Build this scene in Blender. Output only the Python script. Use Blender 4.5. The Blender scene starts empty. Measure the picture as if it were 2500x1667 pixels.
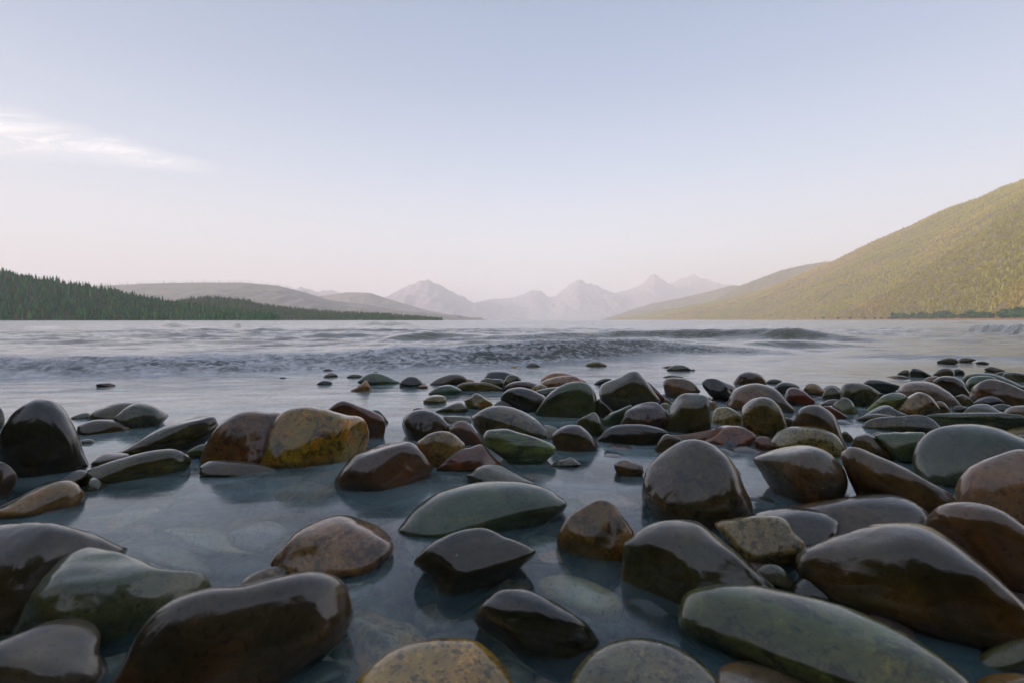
import bpy, bmesh, math, random
import numpy as np
from mathutils import Vector, Matrix
random.seed(7); RNG = np.random.RandomState(11)
scene = bpy.context.scene
COL = scene.collection
R = math.radians

# ------------------------------------------------------------------ camera
F_PX = 1250.0; CX = 1250.0; CY = 833.5; HOR = 782.0; CAM_H = 0.40
PITCH = math.atan((CY - HOR) / F_PX)
cam_d = bpy.data.cameras.new('camera'); cam = bpy.data.objects.new('camera', cam_d); COL.objects.link(cam)
cam.location = (0, 0, CAM_H); cam.rotation_euler = (math.pi / 2 - PITCH, 0, 0)
cam_d.sensor_width = 36; cam_d.lens = 18; cam_d.clip_start = 0.02; cam_d.clip_end = 120000
cam_d.dof.use_dof = True; cam_d.dof.focus_distance = 1.75; cam_d.dof.aperture_fstop = 5.6
scene.camera = cam
scene.view_settings.view_transform = 'Standard'; scene.view_settings.look = 'None'
scene.view_settings.gamma = 1; scene.view_settings.exposure = 0.66

# ------------------------------------------------------------------ sky and sun
SUN_EL = R(13); SUN_DIR = Vector((-0.90, -0.43, 0)).normalized()      # towards the sun, low behind the left shoulder
w = bpy.data.worlds.new('World'); scene.world = w; w.use_nodes = True
nt = w.node_tree; nt.nodes.clear()
out = nt.nodes.new('ShaderNodeOutputWorld'); bg = nt.nodes.new('ShaderNodeBackground'); bg.inputs[1].default_value = 0.1
nt.links.new(bg.outputs[0], out.inputs[0])
sky = nt.nodes.new('ShaderNodeTexSky'); sky.sky_type = 'NISHITA'; sky.sun_disc = False
sky.sun_elevation = SUN_EL; sky.sun_rotation = math.atan2(SUN_DIR.x, SUN_DIR.y); sky.dust_density = 3.0; sky.air_density = 1.0
tc = nt.nodes.new('ShaderNodeTexCoord'); sep = nt.nodes.new('ShaderNodeSeparateXYZ')
nt.links.new(tc.outputs['Generated'], sep.inputs[0])
ramp = nt.nodes.new('ShaderNodeValToRGB'); nt.links.new(sep.outputs[2], ramp.inputs[0])
el = ramp.color_ramp.elements
SKY = [(0.0, (.86, .76, .74)), (0.06, (.755, .735, .755)), (0.14, (.55, .62, .73)), (0.26, (.355, .465, .63)), (0.40, (.215, .315, .49)), (0.55, (.14, .23, .385)), (1.0, (.09, .17, .29))]
while len(el) < len(SKY): el.new(0.5)
for e, (p, c) in zip(el, SKY): e.position = p; e.color = (*c, 1)
# the sky is warmer and paler towards the low sun on the left
dot = nt.nodes.new('ShaderNodeVectorMath'); dot.operation = 'DOT_PRODUCT'; nt.links.new(tc.outputs['Generated'], dot.inputs[0]); dot.inputs[1].default_value = (-0.95, -0.30, 0)
mr = nt.nodes.new('ShaderNodeMapRange'); nt.links.new(dot.outputs['Value'], mr.inputs[0])
mr.inputs[1].default_value = -0.35; mr.inputs[2].default_value = 0.95; mr.inputs[3].default_value = 0; mr.inputs[4].default_value = 1
warm = nt.nodes.new('ShaderNodeMixRGB'); warm.blend_type = 'MULTIPLY'; nt.links.new(mr.outputs[0], warm.inputs[0])
nt.links.new(ramp.outputs[0], warm.inputs[1]); warm.inputs[2].default_value = (1.22, 1.06, 0.95, 1)
sc = nt.nodes.new('ShaderNodeVectorMath'); sc.operation = 'SCALE'; sc.inputs['Scale'].default_value = 10; nt.links.new(warm.outputs[0], sc.inputs[0])
mx = nt.nodes.new('ShaderNodeMixRGB'); mx.inputs[0].default_value = 0.88
nt.links.new(sky.outputs[0], mx.inputs[1]); nt.links.new(sc.outputs[0], mx.inputs[2]); nt.links.new(mx.outputs[0], bg.inputs[0])
sun_d = bpy.data.lights.new('sun', 'SUN'); sun = bpy.data.objects.new('sun', sun_d); COL.objects.link(sun)
sun_d.energy = 5.0; sun_d.angle = R(0.5); sun_d.color = (1.0, 0.80, 0.60)
sv = Vector((SUN_DIR.x * math.cos(SUN_EL), SUN_DIR.y * math.cos(SUN_EL), math.sin(SUN_EL)))
sun.rotation_euler = sv.to_track_quat('Z', 'Y').to_euler()

# ------------------------------------------------------------------ helpers
cp, sp = math.cos(PITCH), math.sin(PITCH)
CAMP = np.array([0, 0, CAM_H])
def ray(x, y):
    a = (x - CX) / F_PX; b = -(y - CY) / F_PX
    d = np.array([a, cp + b * sp, -sp + b * cp]); return d / np.linalg.norm(d)
def hit(x, y, z=0.0):
    d = ray(x, y); t = (z - CAM_H) / d[2]; return CAMP + d * t
def elev_z(x, y, dist):        # height of the point seen at pixel (x,y) and forward distance dist
    d = ray(x, y); return CAM_H + d[2] / d[1] * dist, d[0] / d[1] * dist
def tag(o, label=None, cat=None, group=None, kind=None):
    if label: o['label'] = label
    if cat: o['category'] = cat
    if group: o['group'] = group
    if kind: o['kind'] = kind
    return o
def mesh_obj(name, verts, faces, m, parent=None, smooth=True):
    me = bpy.data.meshes.new(name)
    verts = np.asarray(verts, dtype=np.float32); faces = np.asarray(faces, dtype=np.int32)
    n = faces.shape[1]
    me.vertices.add(len(verts)); me.vertices.foreach_set('co', verts.ravel())
    me.loops.add(faces.size); me.loops.foreach_set('vertex_index', faces.ravel())
    me.polygons.add(len(faces)); me.polygons.foreach_set('loop_start', np.arange(0, faces.size, n, dtype=np.int32))
    me.polygons.foreach_set('use_smooth', np.full(len(faces), smooth))
    me.update(calc_edges=True); me.validate()
    if m: me.materials.append(m)
    o = bpy.data.objects.new(name, me); COL.objects.link(o)
    if parent: o.parent = parent
    return o
def attr(o, name, vals, typ='FLOAT'):
    a = o.data.attributes.new(name, typ, 'POINT')
    vals = np.asarray(vals, dtype=np.float32)
    if typ == 'FLOAT': a.data.foreach_set('value', vals)
    elif typ == 'FLOAT_VECTOR': a.data.foreach_set('vector', vals.ravel())
    else: a.data.foreach_set('color', vals.ravel())
def sines(p, scale, seed, n=14):
    r = np.random.RandomState(seed); k = r.normal(size=(n, p.shape[1])) * scale; ph = r.uniform(0, 6.28, n)
    return np.sin(p @ k.T + ph).sum(1) / math.sqrt(n / 2) * 0.5
def grid_faces(nr, nc):
    i = np.arange(nr - 1)[:, None] * nc + np.arange(nc - 1)[None, :]
    return np.stack([i, i + 1, i + nc + 1, i + nc], -1).reshape(-1, 4)
def newmat(name):
    m = bpy.data.materials.new(name); m.use_nodes = True; t = m.node_tree; t.nodes.clear()
    o = t.nodes.new('ShaderNodeOutputMaterial')
    def N(typ, **kw):
        n = t.nodes.new(typ)
        for k, v in kw.items():
            if k.startswith('i_'):
                key = k[2:]
                n.inputs[int(key) if key.isdigit() else key.replace('_', ' ')].default_value = v
            else: setattr(n, k, v)
        return n
    return m, t, o, N, t.links.new

# ------------------------------------------------------------------ materials
def stone_mat(kind):
    m, t, o, N, L = newmat('wet_stone_' + kind)
    p = N('ShaderNodeBsdfPrincipled'); L(p.outputs[0], o.inputs[0])
    tcn = N('ShaderNodeTexCoord'); oi = N('ShaderNodeObjectInfo')
    rs = N('ShaderNodeMath', operation='MULTIPLY', i_1=37.0); L(oi.outputs['Random'], rs.inputs[0])
    def noise(scale, detail=5, rough=.6, dist=0.0, sep=None):
        n = N('ShaderNodeTexNoise', noise_dimensions='4D', i_Scale=scale, i_Detail=detail, i_Roughness=rough, i_Distortion=dist)
        L(sep or tcn.outputs['Object'], n.inputs['Vector']); L(rs.outputs[0], n.inputs['W']); return n
    def rng(src, a, b, c=0.0, d=1.0, smooth=False):
        r_ = N('ShaderNodeMapRange', i_1=a, i_2=b, i_3=c, i_4=d)
        if smooth: r_.interpolation_type = 'SMOOTHSTEP'
        L(src, r_.inputs[0]); return r_.outputs[0]
    def mul(colsock, v, fac=None, typ='MULTIPLY'):
        x = N('ShaderNodeMixRGB', blend_type=typ); L(colsock, x.inputs[1])
        x.inputs[2].default_value = (*v, 1)
        if fac is None: x.inputs[0].default_value = 1
        else: L(fac, x.inputs[0])
        return x.outputs[0]
    c = oi.outputs['Color']
    c = mul(c, (.45, .46, .46), rng(noise(9, 6, .62, .6).outputs[0], .42, .62))
    c = mul(c, (1.55, 1.30, 1.05), rng(noise(16, 6, .65, .3).outputs[0], .52, .66))
    c = mul(c, (.55, .55, .6), rng(noise(130, 4, .7).outputs[0], .55, .62))
    if kind == 'speckled':
        c = mul(c, (.35, .33, .28), rng(noise(110, 3, .6).outputs[0], .54, .59))
        c = mul(c, (1.5, 1.45, 1.35), rng(noise(140, 3, .5).outputs[0], .58, .61))
    if kind == 'mottled':
        c = mul(c, (.25, .25, .20), rng(noise(24, 9, .75, 1.4).outputs[0], .49, .58))
        c = mul(c, (1.7, 1.65, 1.6), rng(noise(11, 9, .75, 1.0).outputs[0], .54, .62))
        c = mul(c, (1.2, .85, .4), rng(noise(34, 5, .6).outputs[0], .5, .6))
    if kind == 'streaked':
        mp = N('ShaderNodeMapping'); mp.inputs['Scale'].default_value = (1, 1, 7); mp.inputs['Rotation'].default_value = (.5, .35, 0)
        L(tcn.outputs['Object'], mp.inputs[0])
        c = mul(c, (.5, .5, .5), rng(noise(9, 5, .6, .4, mp.outputs[0]).outputs[0], .47, .56))
        c = mul(c, (1.7, 1.6, 1.5), rng(noise(14, 5, .6, .4, mp.outputs[0]).outputs[0], .58, .63))
    if kind == 'rough':
        c = mul(c, (.35, .35, .33), rng(noise(28, 7, .7, .8).outputs[0], .5, .58))
        c = mul(c, (1.6, 1.55, 1.4), rng(noise(45, 5, .7).outputs[0], .56, .64))
    ve = N('ShaderNodeMath', operation='SUBTRACT', i_1=.5); L(noise(5.5, 6, .62, .9).outputs[0], ve.inputs[0])
    va = N('ShaderNodeMath', operation='ABSOLUTE'); L(ve.outputs[0], va.inputs[0])
    c = mul(c, (1.45, 1.4, 1.3), rng(va.outputs[0], .004, .001)); c = mul(c, (1.25, .92, .62), rng(noise(6, 4, .6).outputs[0], .52, .62))
    we = N('ShaderNodeMath', operation='SUBTRACT', i_1=.5); L(noise(8.0, 8, .68, 2.2).outputs[0], we.inputs[0])
    wa = N('ShaderNodeMath', operation='ABSOLUTE'); L(we.outputs[0], wa.inputs[0]); ck = rng(wa.outputs[0], .0, .010)
    c = mul(c, (.75, .72, .68), rng(wa.outputs[0], .005, .001))
    # a few pale mineral flecks and drops
    fl = N('ShaderNodeTexVoronoi', voronoi_dimensions='4D', i_Scale=34.0); L(tcn.outputs['Object'], fl.inputs['Vector']); L(rs.outputs[0], fl.inputs['W'])
    c = mul(c, (.34, .32, .28), rng(fl.outputs['Distance'], .075, .04), 'MIX')
    L(c, p.inputs['Base Color'])
    rg = rng(noise(14, 4, .6).outputs[0], .35, .65, .26 if kind != 'rough' else .34, .52 if kind != 'rough' else .62); L(rg, p.inputs['Roughness'])
    p.inputs['Coat Weight'].default_value = 1.0; p.inputs['Coat Roughness'].default_value = .05; p.inputs['Coat IOR'].default_value = 1.62; p.inputs['Specular IOR Level'].default_value = .18
    b1 = N('ShaderNodeBump', i_Strength=.55 if kind != 'rough' else .9, i_Distance=.0022); L(noise(26, 7, .62).outputs[0], b1.inputs['Height'])
    b0 = N('ShaderNodeBump', i_Strength=.25, i_Distance=.001); L(ck, b0.inputs['Height']); L(b0.outputs[0], b1.inputs['Normal'])
    b2 = N('ShaderNodeBump', i_Strength=.6, i_Distance=.0007); L(noise(190, 4, .6).outputs[0], b2.inputs['Height']); L(b1.outputs[0], b2.inputs['Normal'])
    L(b2.outputs[0], p.inputs['Normal'])
    b3 = N('ShaderNodeBump', i_Strength=.5, i_Distance=.0024); L(noise(22, 7, .60).outputs[0], b3.inputs['Height']); L(b3.outputs[0], p.inputs['Coat Normal'])
    return m
SM = {k: stone_mat(k) for k in ('smooth', 'speckled', 'mottled', 'streaked', 'rough')}

def ground_mat(name, c1, c2, scale, rough=.8):
    m, t, o, N, L = newmat(name)
    p = N('ShaderNodeBsdfPrincipled', i_Roughness=rough); L(p.outputs[0], o.inputs[0])
    g = N('ShaderNodeTexCoord'); n = N('ShaderNodeTexNoise', i_Scale=scale, i_Detail=8.0, i_Roughness=.65); L(g.outputs['Object'], n.inputs['Vector'])
    r_ = N('ShaderNodeValToRGB'); L(n.outputs[0], r_.inputs[0])
    r_.color_ramp.elements[0].position = .38; r_.color_ramp.elements[1].position = .62
    r_.color_ramp.elements[0].color = (*c1, 1); r_.color_ramp.elements[1].color = (*c2, 1); L(r_.outputs[0], p.inputs['Base Color'])
    return m
def color_attr_mat(name, rough=.9, wet=0.0):
    m, t, o, N, L = newmat(name)
    p = N('ShaderNodeBsdfPrincipled', i_Roughness=rough); p.inputs['Specular IOR Level'].default_value = .15; L(p.outputs[0], o.inputs[0])
    a = N('ShaderNodeAttribute', attribute_name='tint'); L(a.outputs['Color'], p.inputs['Base Color'])
    if wet:
        p.inputs['Coat Weight'].default_value = wet; p.inputs['Coat Roughness'].default_value = .08; p.inputs['Coat IOR'].default_value = 1.6
        g = N('ShaderNodeTexCoord'); n = N('ShaderNodeTexNoise', i_Scale=40.0, i_Detail=6.0, i_Roughness=.65); L(g.outputs['Object'], n.inputs['Vector'])
        b = N('ShaderNodeBump', i_Strength=.6, i_Distance=.002); L(n.outputs[0], b.inputs['Height']); L(b.outputs[0], p.inputs['Normal']); L(b.outputs[0], p.inputs['Coat Normal'])
        r_ = N('ShaderNodeMapRange', i_1=.35, i_2=.65, i_3=.6, i_4=1.35); L(n.outputs[0], r_.inputs[0]); v = N('ShaderNodeVectorMath', operation='SCALE'); L(a.outputs['Color'], v.inputs[0]); L(r_.outputs[0], v.inputs['Scale']); L(v.outputs[0], p.inputs['Base Color'])
    return m

def water_mat():
    m, t, o, N, L = newmat('lake_water')
    g = N('ShaderNodeNewGeometry'); aw = N('ShaderNodeAttribute', attribute_name='flow'); foam = N('ShaderNodeAttribute', attribute_name='foam')
    deep = N('ShaderNodeAttribute', attribute_name='deep'); rip = N('ShaderNodeAttribute', attribute_name='ripple')
    # long streaky ripples
    mp = N('ShaderNodeMapping'); mp.inputs['Scale'].default_value = (1, 2.6, 1); mp.inputs['Rotation'].default_value = (0, 0, R(-8)); L(g.outputs['Position'], mp.inputs[0])
    n1 = N('ShaderNodeTexNoise', i_Scale=3.2, i_Detail=5.0, i_Roughness=.55, i_Distortion=.5); L(mp.outputs[0], n1.inputs['Vector'])
    bs = N('ShaderNodeBump', i_Strength=1.0); L(n1.outputs[0], bs.inputs['Height']); L(rip.outputs['Fac'], bs.inputs['Distance'])
    fr = N('ShaderNodeFresnel', i_IOR=1.45); L(bs.outputs[0], fr.inputs['Normal'])
    gl = N('ShaderNodeBsdfGlossy'); gl.inputs['Color'].default_value = (.97, .97, .98, 1); L(bs.outputs[0], gl.inputs['Normal'])
    rr = N('ShaderNodeMapRange', i_1=0.0, i_2=1.0, i_3=.12, i_4=.14); L(deep.outputs['Fac'], rr.inputs[0]); L(rr.outputs[0], gl.inputs['Roughness'])
    tr = N('ShaderNodeBsdfTransparent'); tr.inputs[0].default_value = (.88, .94, .93, 1)
    milk = N('ShaderNodeBsdfDiffuse'); milk.inputs[0].default_value = (.30, .46, .50, 1)
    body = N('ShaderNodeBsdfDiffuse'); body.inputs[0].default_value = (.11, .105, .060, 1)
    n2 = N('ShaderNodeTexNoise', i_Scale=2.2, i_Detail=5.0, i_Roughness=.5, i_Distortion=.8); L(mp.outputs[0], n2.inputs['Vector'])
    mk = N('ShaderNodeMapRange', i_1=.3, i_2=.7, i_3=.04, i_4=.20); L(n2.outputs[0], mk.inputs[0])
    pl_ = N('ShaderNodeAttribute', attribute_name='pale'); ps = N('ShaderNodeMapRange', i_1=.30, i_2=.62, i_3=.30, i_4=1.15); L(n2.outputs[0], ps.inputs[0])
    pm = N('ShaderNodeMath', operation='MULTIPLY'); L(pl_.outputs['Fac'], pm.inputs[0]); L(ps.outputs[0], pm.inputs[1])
    bc = N('ShaderNodeMixRGB'); L(pm.outputs[0], bc.inputs[0]); bc.inputs[1].default_value = (.12, .108, .052, 1); bc.inputs[2].default_value = (.74, .74, .76, 1); L(bc.outputs[0], body.inputs[0])  # painted light and dark: olive on front faces, whitish on tops and backs
    mc = N('ShaderNodeMixRGB'); L(pm.outputs[0], mc.inputs[0]); mc.inputs[1].default_value = (.20, .36, .39, 1); mc.inputs[2].default_value = (.58, .66, .64, 1); L(mc.outputs[0], milk.inputs[0])  # shallows whitened in colour too, standing in for grazing sky reflection
    mk2 = N('ShaderNodeMath', operation='MULTIPLY_ADD', i_1=.75); L(pm.outputs[0], mk2.inputs[0]); L(mk.outputs[0], mk2.inputs[2]); mk = mk2
    m1 = N('ShaderNodeMixShader'); L(mk.outputs[0], m1.inputs[0]); L(tr.outputs[0], m1.inputs[1]); L(milk.outputs[0], m1.inputs[2])
    m2 = N('ShaderNodeMixShader'); L(deep.outputs['Fac'], m2.inputs[0]); L(m1.outputs[0], m2.inputs[1]); L(body.outputs[0], m2.inputs[2])
    m3 = N('ShaderNodeMixShader'); L(fr.outputs[0], m3.inputs[0]); L(m2.outputs[0], m3.inputs[1]); L(gl.outputs[0], m3.inputs[2])
    # foam threads on the breaking wave
    mf = N('ShaderNodeMapping'); mf.inputs['Scale'].default_value = (5.0, 2.2, 1); mf.inputs['Rotation'].default_value = (0, 0, R(38)); L(aw.outputs['Vector'], mf.inputs[0])
    nf = N('ShaderNodeTexNoise', i_Scale=2.0, i_Detail=7.0, i_Roughness=.62, i_Distortion=1.2); L(mf.outputs[0], nf.inputs['Vector'])
    n4 = N('ShaderNodeTexNoise', i_Scale=1.6, i_Detail=3.0); L(aw.outputs['Vector'], n4.inputs['Vector'])
    a1 = N('ShaderNodeMath', operation='MULTIPLY'); L(nf.outputs[0], a1.inputs[0]); a1.inputs[1].default_value = 5.0
    a2 = N('ShaderNodeMath', operation='ADD'); L(a1.outputs[0], a2.inputs[0]); n5 = N('ShaderNodeMath', operation='MULTIPLY', i_1=1.6); L(n4.outputs[0], n5.inputs[0]); L(n5.outputs[0], a2.inputs[1])
    a3 = N('ShaderNodeMath', operation='ADD'); L(a2.outputs[0], a3.inputs[0]); L(foam.outputs['Fac'], a3.inputs[1])
    ff = N('ShaderNodeMapRange', i_1=3.35, i_2=4.8, i_3=0.0, i_4=1.0); L(a3.outputs[0], ff.inputs[0])
    g2 = N('ShaderNodeMath', operation='MINIMUM'); L(ff.outputs[0], g2.inputs[0])
    f4 = N('ShaderNodeMath', operation='MULTIPLY', i_1=4.0); L(foam.outputs['Fac'], f4.inputs[0]); L(f4.outputs[0], g2.inputs[1])
    fd = N('ShaderNodeBsdfDiffuse'); fd.inputs[0].default_value = (.95, .90, .90, 1)
    bf = N('ShaderNodeBump', i_Strength=.4, i_Distance=.01); L(nf.outputs[0], bf.inputs['Height']); L(bf.outputs[0], fd.inputs['Normal'])
    ft = N('ShaderNodeBsdfTranslucent'); ft.inputs[0].default_value = (.93, .93, .93, 1); fs = N('ShaderNodeMixShader'); fs.inputs[0].default_value = .12; L(fd.outputs[0], fs.inputs[1]); L(ft.outputs[0], fs.inputs[2])
    m4 = N('ShaderNodeMixShader'); L(g2.outputs[0], m4.inputs[0]); L(m3.outputs[0], m4.inputs[1]); L(fs.outputs[0], m4.inputs[2])
    L(m4.outputs[0], o.inputs[0]); return m

# ------------------------------------------------------------------ lake bed, beach and the land behind the camera
def bed_z(x, y):
    z = -0.16 - 0.05 * np.clip(y - 1.5, 0, 3) - 0.10 * np.clip(y - 4.0, 0, 60) + 0.02 * np.clip(x - 1.0, 0, 8)
    z = np.minimum(z, -0.13)
    back = np.clip(0.25 - y, 0, 400)
    return z + np.minimum(back * 0.13, 6.0)
ys = np.concatenate([-np.geomspace(300, 0.3, 60), np.linspace(-0.2, 8, 160), np.geomspace(8.2, 24000, 60)])
xs = np.concatenate([-np.geomspace(24000, 8.2, 50), np.linspace(-8, 8, 260), np.geomspace(8.2, 24000, 50)])
X, Y = np.meshgrid(xs, ys); P = np.stack([X.ravel(), Y.ravel()], 1)
Z = bed_z(P[:, 0], P[:, 1]) + sines(P, 7, 1) * .012 + sines(P, 19, 2) * .006
gm = ground_mat('lake_bed_gravel', (.06, .058, .045), (.20, .17, .13), 22.0, .6)
tag(mesh_obj('ground', np.column_stack([P, Z]), grid_faces(len(ys), len(xs)), gm), kind='structure')

# ------------------------------------------------------------------ lake water: one sheet, its waves real relief
U0, U1, NC = -2.6, 2.6, 1100
us = np.tan(np.linspace(math.atan(U0), math.atan(U1), NC))
rows = [0.16]
while rows[-1] < 22: rows.append(rows[-1] * 1.0135)
while rows[-1] < 21500: rows.append(rows[-1] * 1.045)
rows = np.array(rows); NR = len(rows)
UU, RR = np.meshgrid(us, rows); WX = UU * RR; WY = RR.copy()
P2 = np.stack([WX.ravel(), WY.ravel()], 1)
D_ = np.hypot(P2[:, 0], P2[:, 1]); Yv = P2[:, 1]
amp = np.interp(Yv, [0, 1.2, 2.2, 3.5, 6, 12, 30, 90, 260], [.0008, .0012, .004, .009, .026, .065, .100, .08, 0.0])
def directional(p, lam, ang, seed, n=7, spread=.35):
    r = np.random.RandomState(seed); s = np.zeros(len(p))
    for i in range(n):
        a = ang + r.normal() * spread; l = lam * r.uniform(.6, 1.7); k = 2 * math.pi / l
        ph = (p[:, 0] * math.sin(a) + p[:, 1] * math.cos(a)) * k + r.uniform(0, 6.28)
        s += (1 - np.abs(np.sin(ph / 2))) * 1.6 - .6
    return s / math.sqrt(n)
warp = P2 + np.stack([sines(P2, .5, 5) * .5, sines(P2, .4, 6) * .5], 1)
g1 = directional(warp, 1.5, .12, 21); g2 = directional(warp, .62, -.2, 22); g3 = directional(warp, 4.2, .1, 23)
fade1 = np.interp(Yv, [0, 40, 90], [1, 1, 0]); fade2 = np.interp(Yv, [0, 14, 35], [1, 1, 0])
H = amp * (g1 * .75 * fade1 + g2 * .40 * fade2 + g3 * .55 * np.interp(Yv, [3, 8], [0, 1]))
foam = np.zeros(len(H))
# named wave fronts: pixel x, foot of the front face, crest
RIDGES = [
 ([(-900, 915, 868), (0, 918, 868), (250, 918, 866), (500, 910, 862), (760, 900, 856), (950, 897, 852), (1150, 888, 842), (1300, 882, 832), (1420, 874, 826), (1560, 866, 826), (1680, 862, 834), (1850, 862, 848), (2000, 864, 860)], .40, 1.2, 1.0),
 ([(1080, 830, 826), (1250, 832, 818), (1500, 828, 808), (1650, 828, 804), (1850, 830, 802), (1960, 834, 806), (2080, 838, 818), (2250, 842, 836), (2400, 844, 843)], .55, 2.2, .18),
 ([(1720, 852, 848), (1850, 852, 832), (1960, 850, 830), (2060, 848, 838), (2200, 848, 844), (2320, 848, 847)], .34, 1.6, .0),
 ([(880, 832, 830), (980, 832, 817), (1060, 830, 812), (1160, 828, 816), (1250, 828, 826)], .5, 2.0, .0),
 ([(2300, 806, 804), (2400, 812, 792), (2520, 820, 793), (3200, 822, 796)], .75, 3.0, .0),
 ([(360, 800, 798), (420, 800, 789), (480, 800, 796)], .9, 3.0, .0),
 ([(550, 800, 797), (580, 800, 786), (620, 801, 797)], .6, 2.5, .0),
 ([(820, 796, 795), (900, 796, 786), (970, 795, 785), (1050, 796, 793)], 1.4, 4, .0),
 ([(2250, 790, 788), (2350, 791, 784.5), (2460, 790, 787)], 3, 5, .0),
 ([(1950, 872, 871), (2150, 876, 862), (2300, 880, 862), (2500, 885, 866), (3000, 886, 870)], .35, .9, .0),
]
flow = np.stack([P2[:, 0], P2[:, 1], np.zeros(len(H))], 1)
ux = P2[:, 0] / P2[:, 1] * F_PX + CX
for k, (pts, wf, wb, fm) in enumerate(RIDGES):
    px = np.array([p[0] for p in pts], float); yb = np.array([hit(CX, p[1])[1] for p in pts])
    hc = np.array([CAM_H + (lambda d: d[2] / d[1])(ray(CX, p[2])) * (b + wf) for p, b in zip(pts, yb)])
    wob = sines(np.stack([ux * .02, ux * 0], 1), .6, 50 + k) * .10 * wf + sines(np.stack([ux * .06, ux * 0], 1), .8, 60 + k) * .05 * wf
    Yb = np.interp(ux, px, yb) + wob; Hc = np.interp(ux, px, hc)
    s0 = (px[1] - px[0]) * .8; s1 = (px[-1] - px[-2]) * .8
    ends = np.clip((ux - px[0]) / s0, 0, 1) * np.clip((px[-1] - ux) / s1, 0, 1); ends = ends * ends * (3 - 2 * ends)
    Hc = np.maximum(Hc, 0) * ends * (1 + .10 * sines(np.stack([ux * .03, ux * 0], 1), .7, 80 + k))
    dy = Yv - Yb
    front = np.clip(dy / wf, 0, 1); front = front * front * (3 - 2 * front)
    backf = np.exp(-(np.clip(dy - wf, 0, None) / wb) ** 1.3)
    prof = np.where(dy < wf, front, backf) * (dy > 0)
    H = H * (1 - .6 * prof * ends) + Hc * prof
    if fm > 0:
        fx = np.interp(ux, [-400, 300, 700, 1000, 1250, 1450, 1700, 1850], [.75, .8, 1, .95, .55, .35, .28, .1])
        f = fm * fx * ends * np.exp(-((dy - wf * .85) / (wf * 1.15)) ** 2)
        foam = np.maximum(foam, f)
    flow[:, 1] += prof * 1.2
    if fm > 0: H = H + f * (.014 * sines(flow * [2.2, 6, 1], 1.6, 90 + k) + .006 * sines(flow * [6, 12, 1], 2.4, 95 + k)) * np.interp(ux, [0, 1300, 1700], [1, .8, .4])
deep = np.clip((Yv - 3.0) / 4.5, 0, 1) * .93
ripple = np.interp(Yv, [0, 1.5, 3, 6, 15, 60, 400], [.0012, .002, .007, .016, .035, .08, .25])
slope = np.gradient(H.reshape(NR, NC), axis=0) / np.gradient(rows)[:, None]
pale = np.clip((.10 - slope.ravel()) / .14, 0, 1); pale *= np.interp(Yv, [0, .75, 1.0, 1.4, 3.0, 8], [.0, .05, .20, .60, .88, 1])  # brightness painted into the water: front faces left dark, whiter with distance
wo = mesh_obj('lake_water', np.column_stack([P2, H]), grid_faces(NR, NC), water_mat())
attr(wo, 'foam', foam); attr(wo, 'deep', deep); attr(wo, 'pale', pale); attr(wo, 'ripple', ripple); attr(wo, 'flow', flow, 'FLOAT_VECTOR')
tag(wo, kind='structure')

# ------------------------------------------------------------------ stones
CROPS = {'A': (0, 940, 3.675), 'B': (600, 880, 3.675), 'C': (1160, 860, 3.675), 'D': (1860, 860, 3.675), 'E': (0, 1220, 3.36),
         'F': (600, 1120, 2.867), 'G': (1160, 1120, 2.867), 'H': (1760, 1120, 2.866), 'V': (0, 0, .9408), 'S': (0, 0, 1)}
PAL = dict(char=(.030, .031, .028), olive=(.085, .088, .052), grey=(.105, .110, .098), brown=(.095, .066, .046), dbrown=(.05, .036, .027), red=(.17, .065, .05),
           rust=(.19, .085, .045), tan=(.30, .21, .12), yellow=(.33, .22, .07), teal=(.085, .115, .108), purple=(.14, .10, .115), pink=(.36, .24, .24),
           lilac=(.26, .21, .25), green=(.16, .21, .14), blue=(.08, .09, .105), pale=(.38, .36, .31), orange=(.40, .20, .08))
def ico(level):
    bm = bmesh.new(); bmesh.ops.create_icosphere(bm, subdivisions=level, radius=1)
    v = np.array([x.co[:] for x in bm.verts]); f = np.array([[q.index for q in p.verts] for p in bm.faces]); bm.free()
    v /= np.linalg.norm(v, axis=1)[:, None]; return v, f
ICO = {k: ico(k) for k in (2, 3, 4, 5, 6)}
def spline(pts, n=10):
    P = np.array(pts, float); m = len(P); o = []
    for i in range(m):
        a, b, c, d = P[i - 1], P[i], P[(i + 1) % m], P[(i + 2) % m]
        for k in range(n):
            t = k / n; o.append(.5 * ((2 * b) + (c - a) * t + (2 * a - 5 * b + 4 * c - d) * t * t + (3 * b - a - 3 * c + d) * t ** 3))
    return np.array(o)
COUNT = 0
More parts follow.
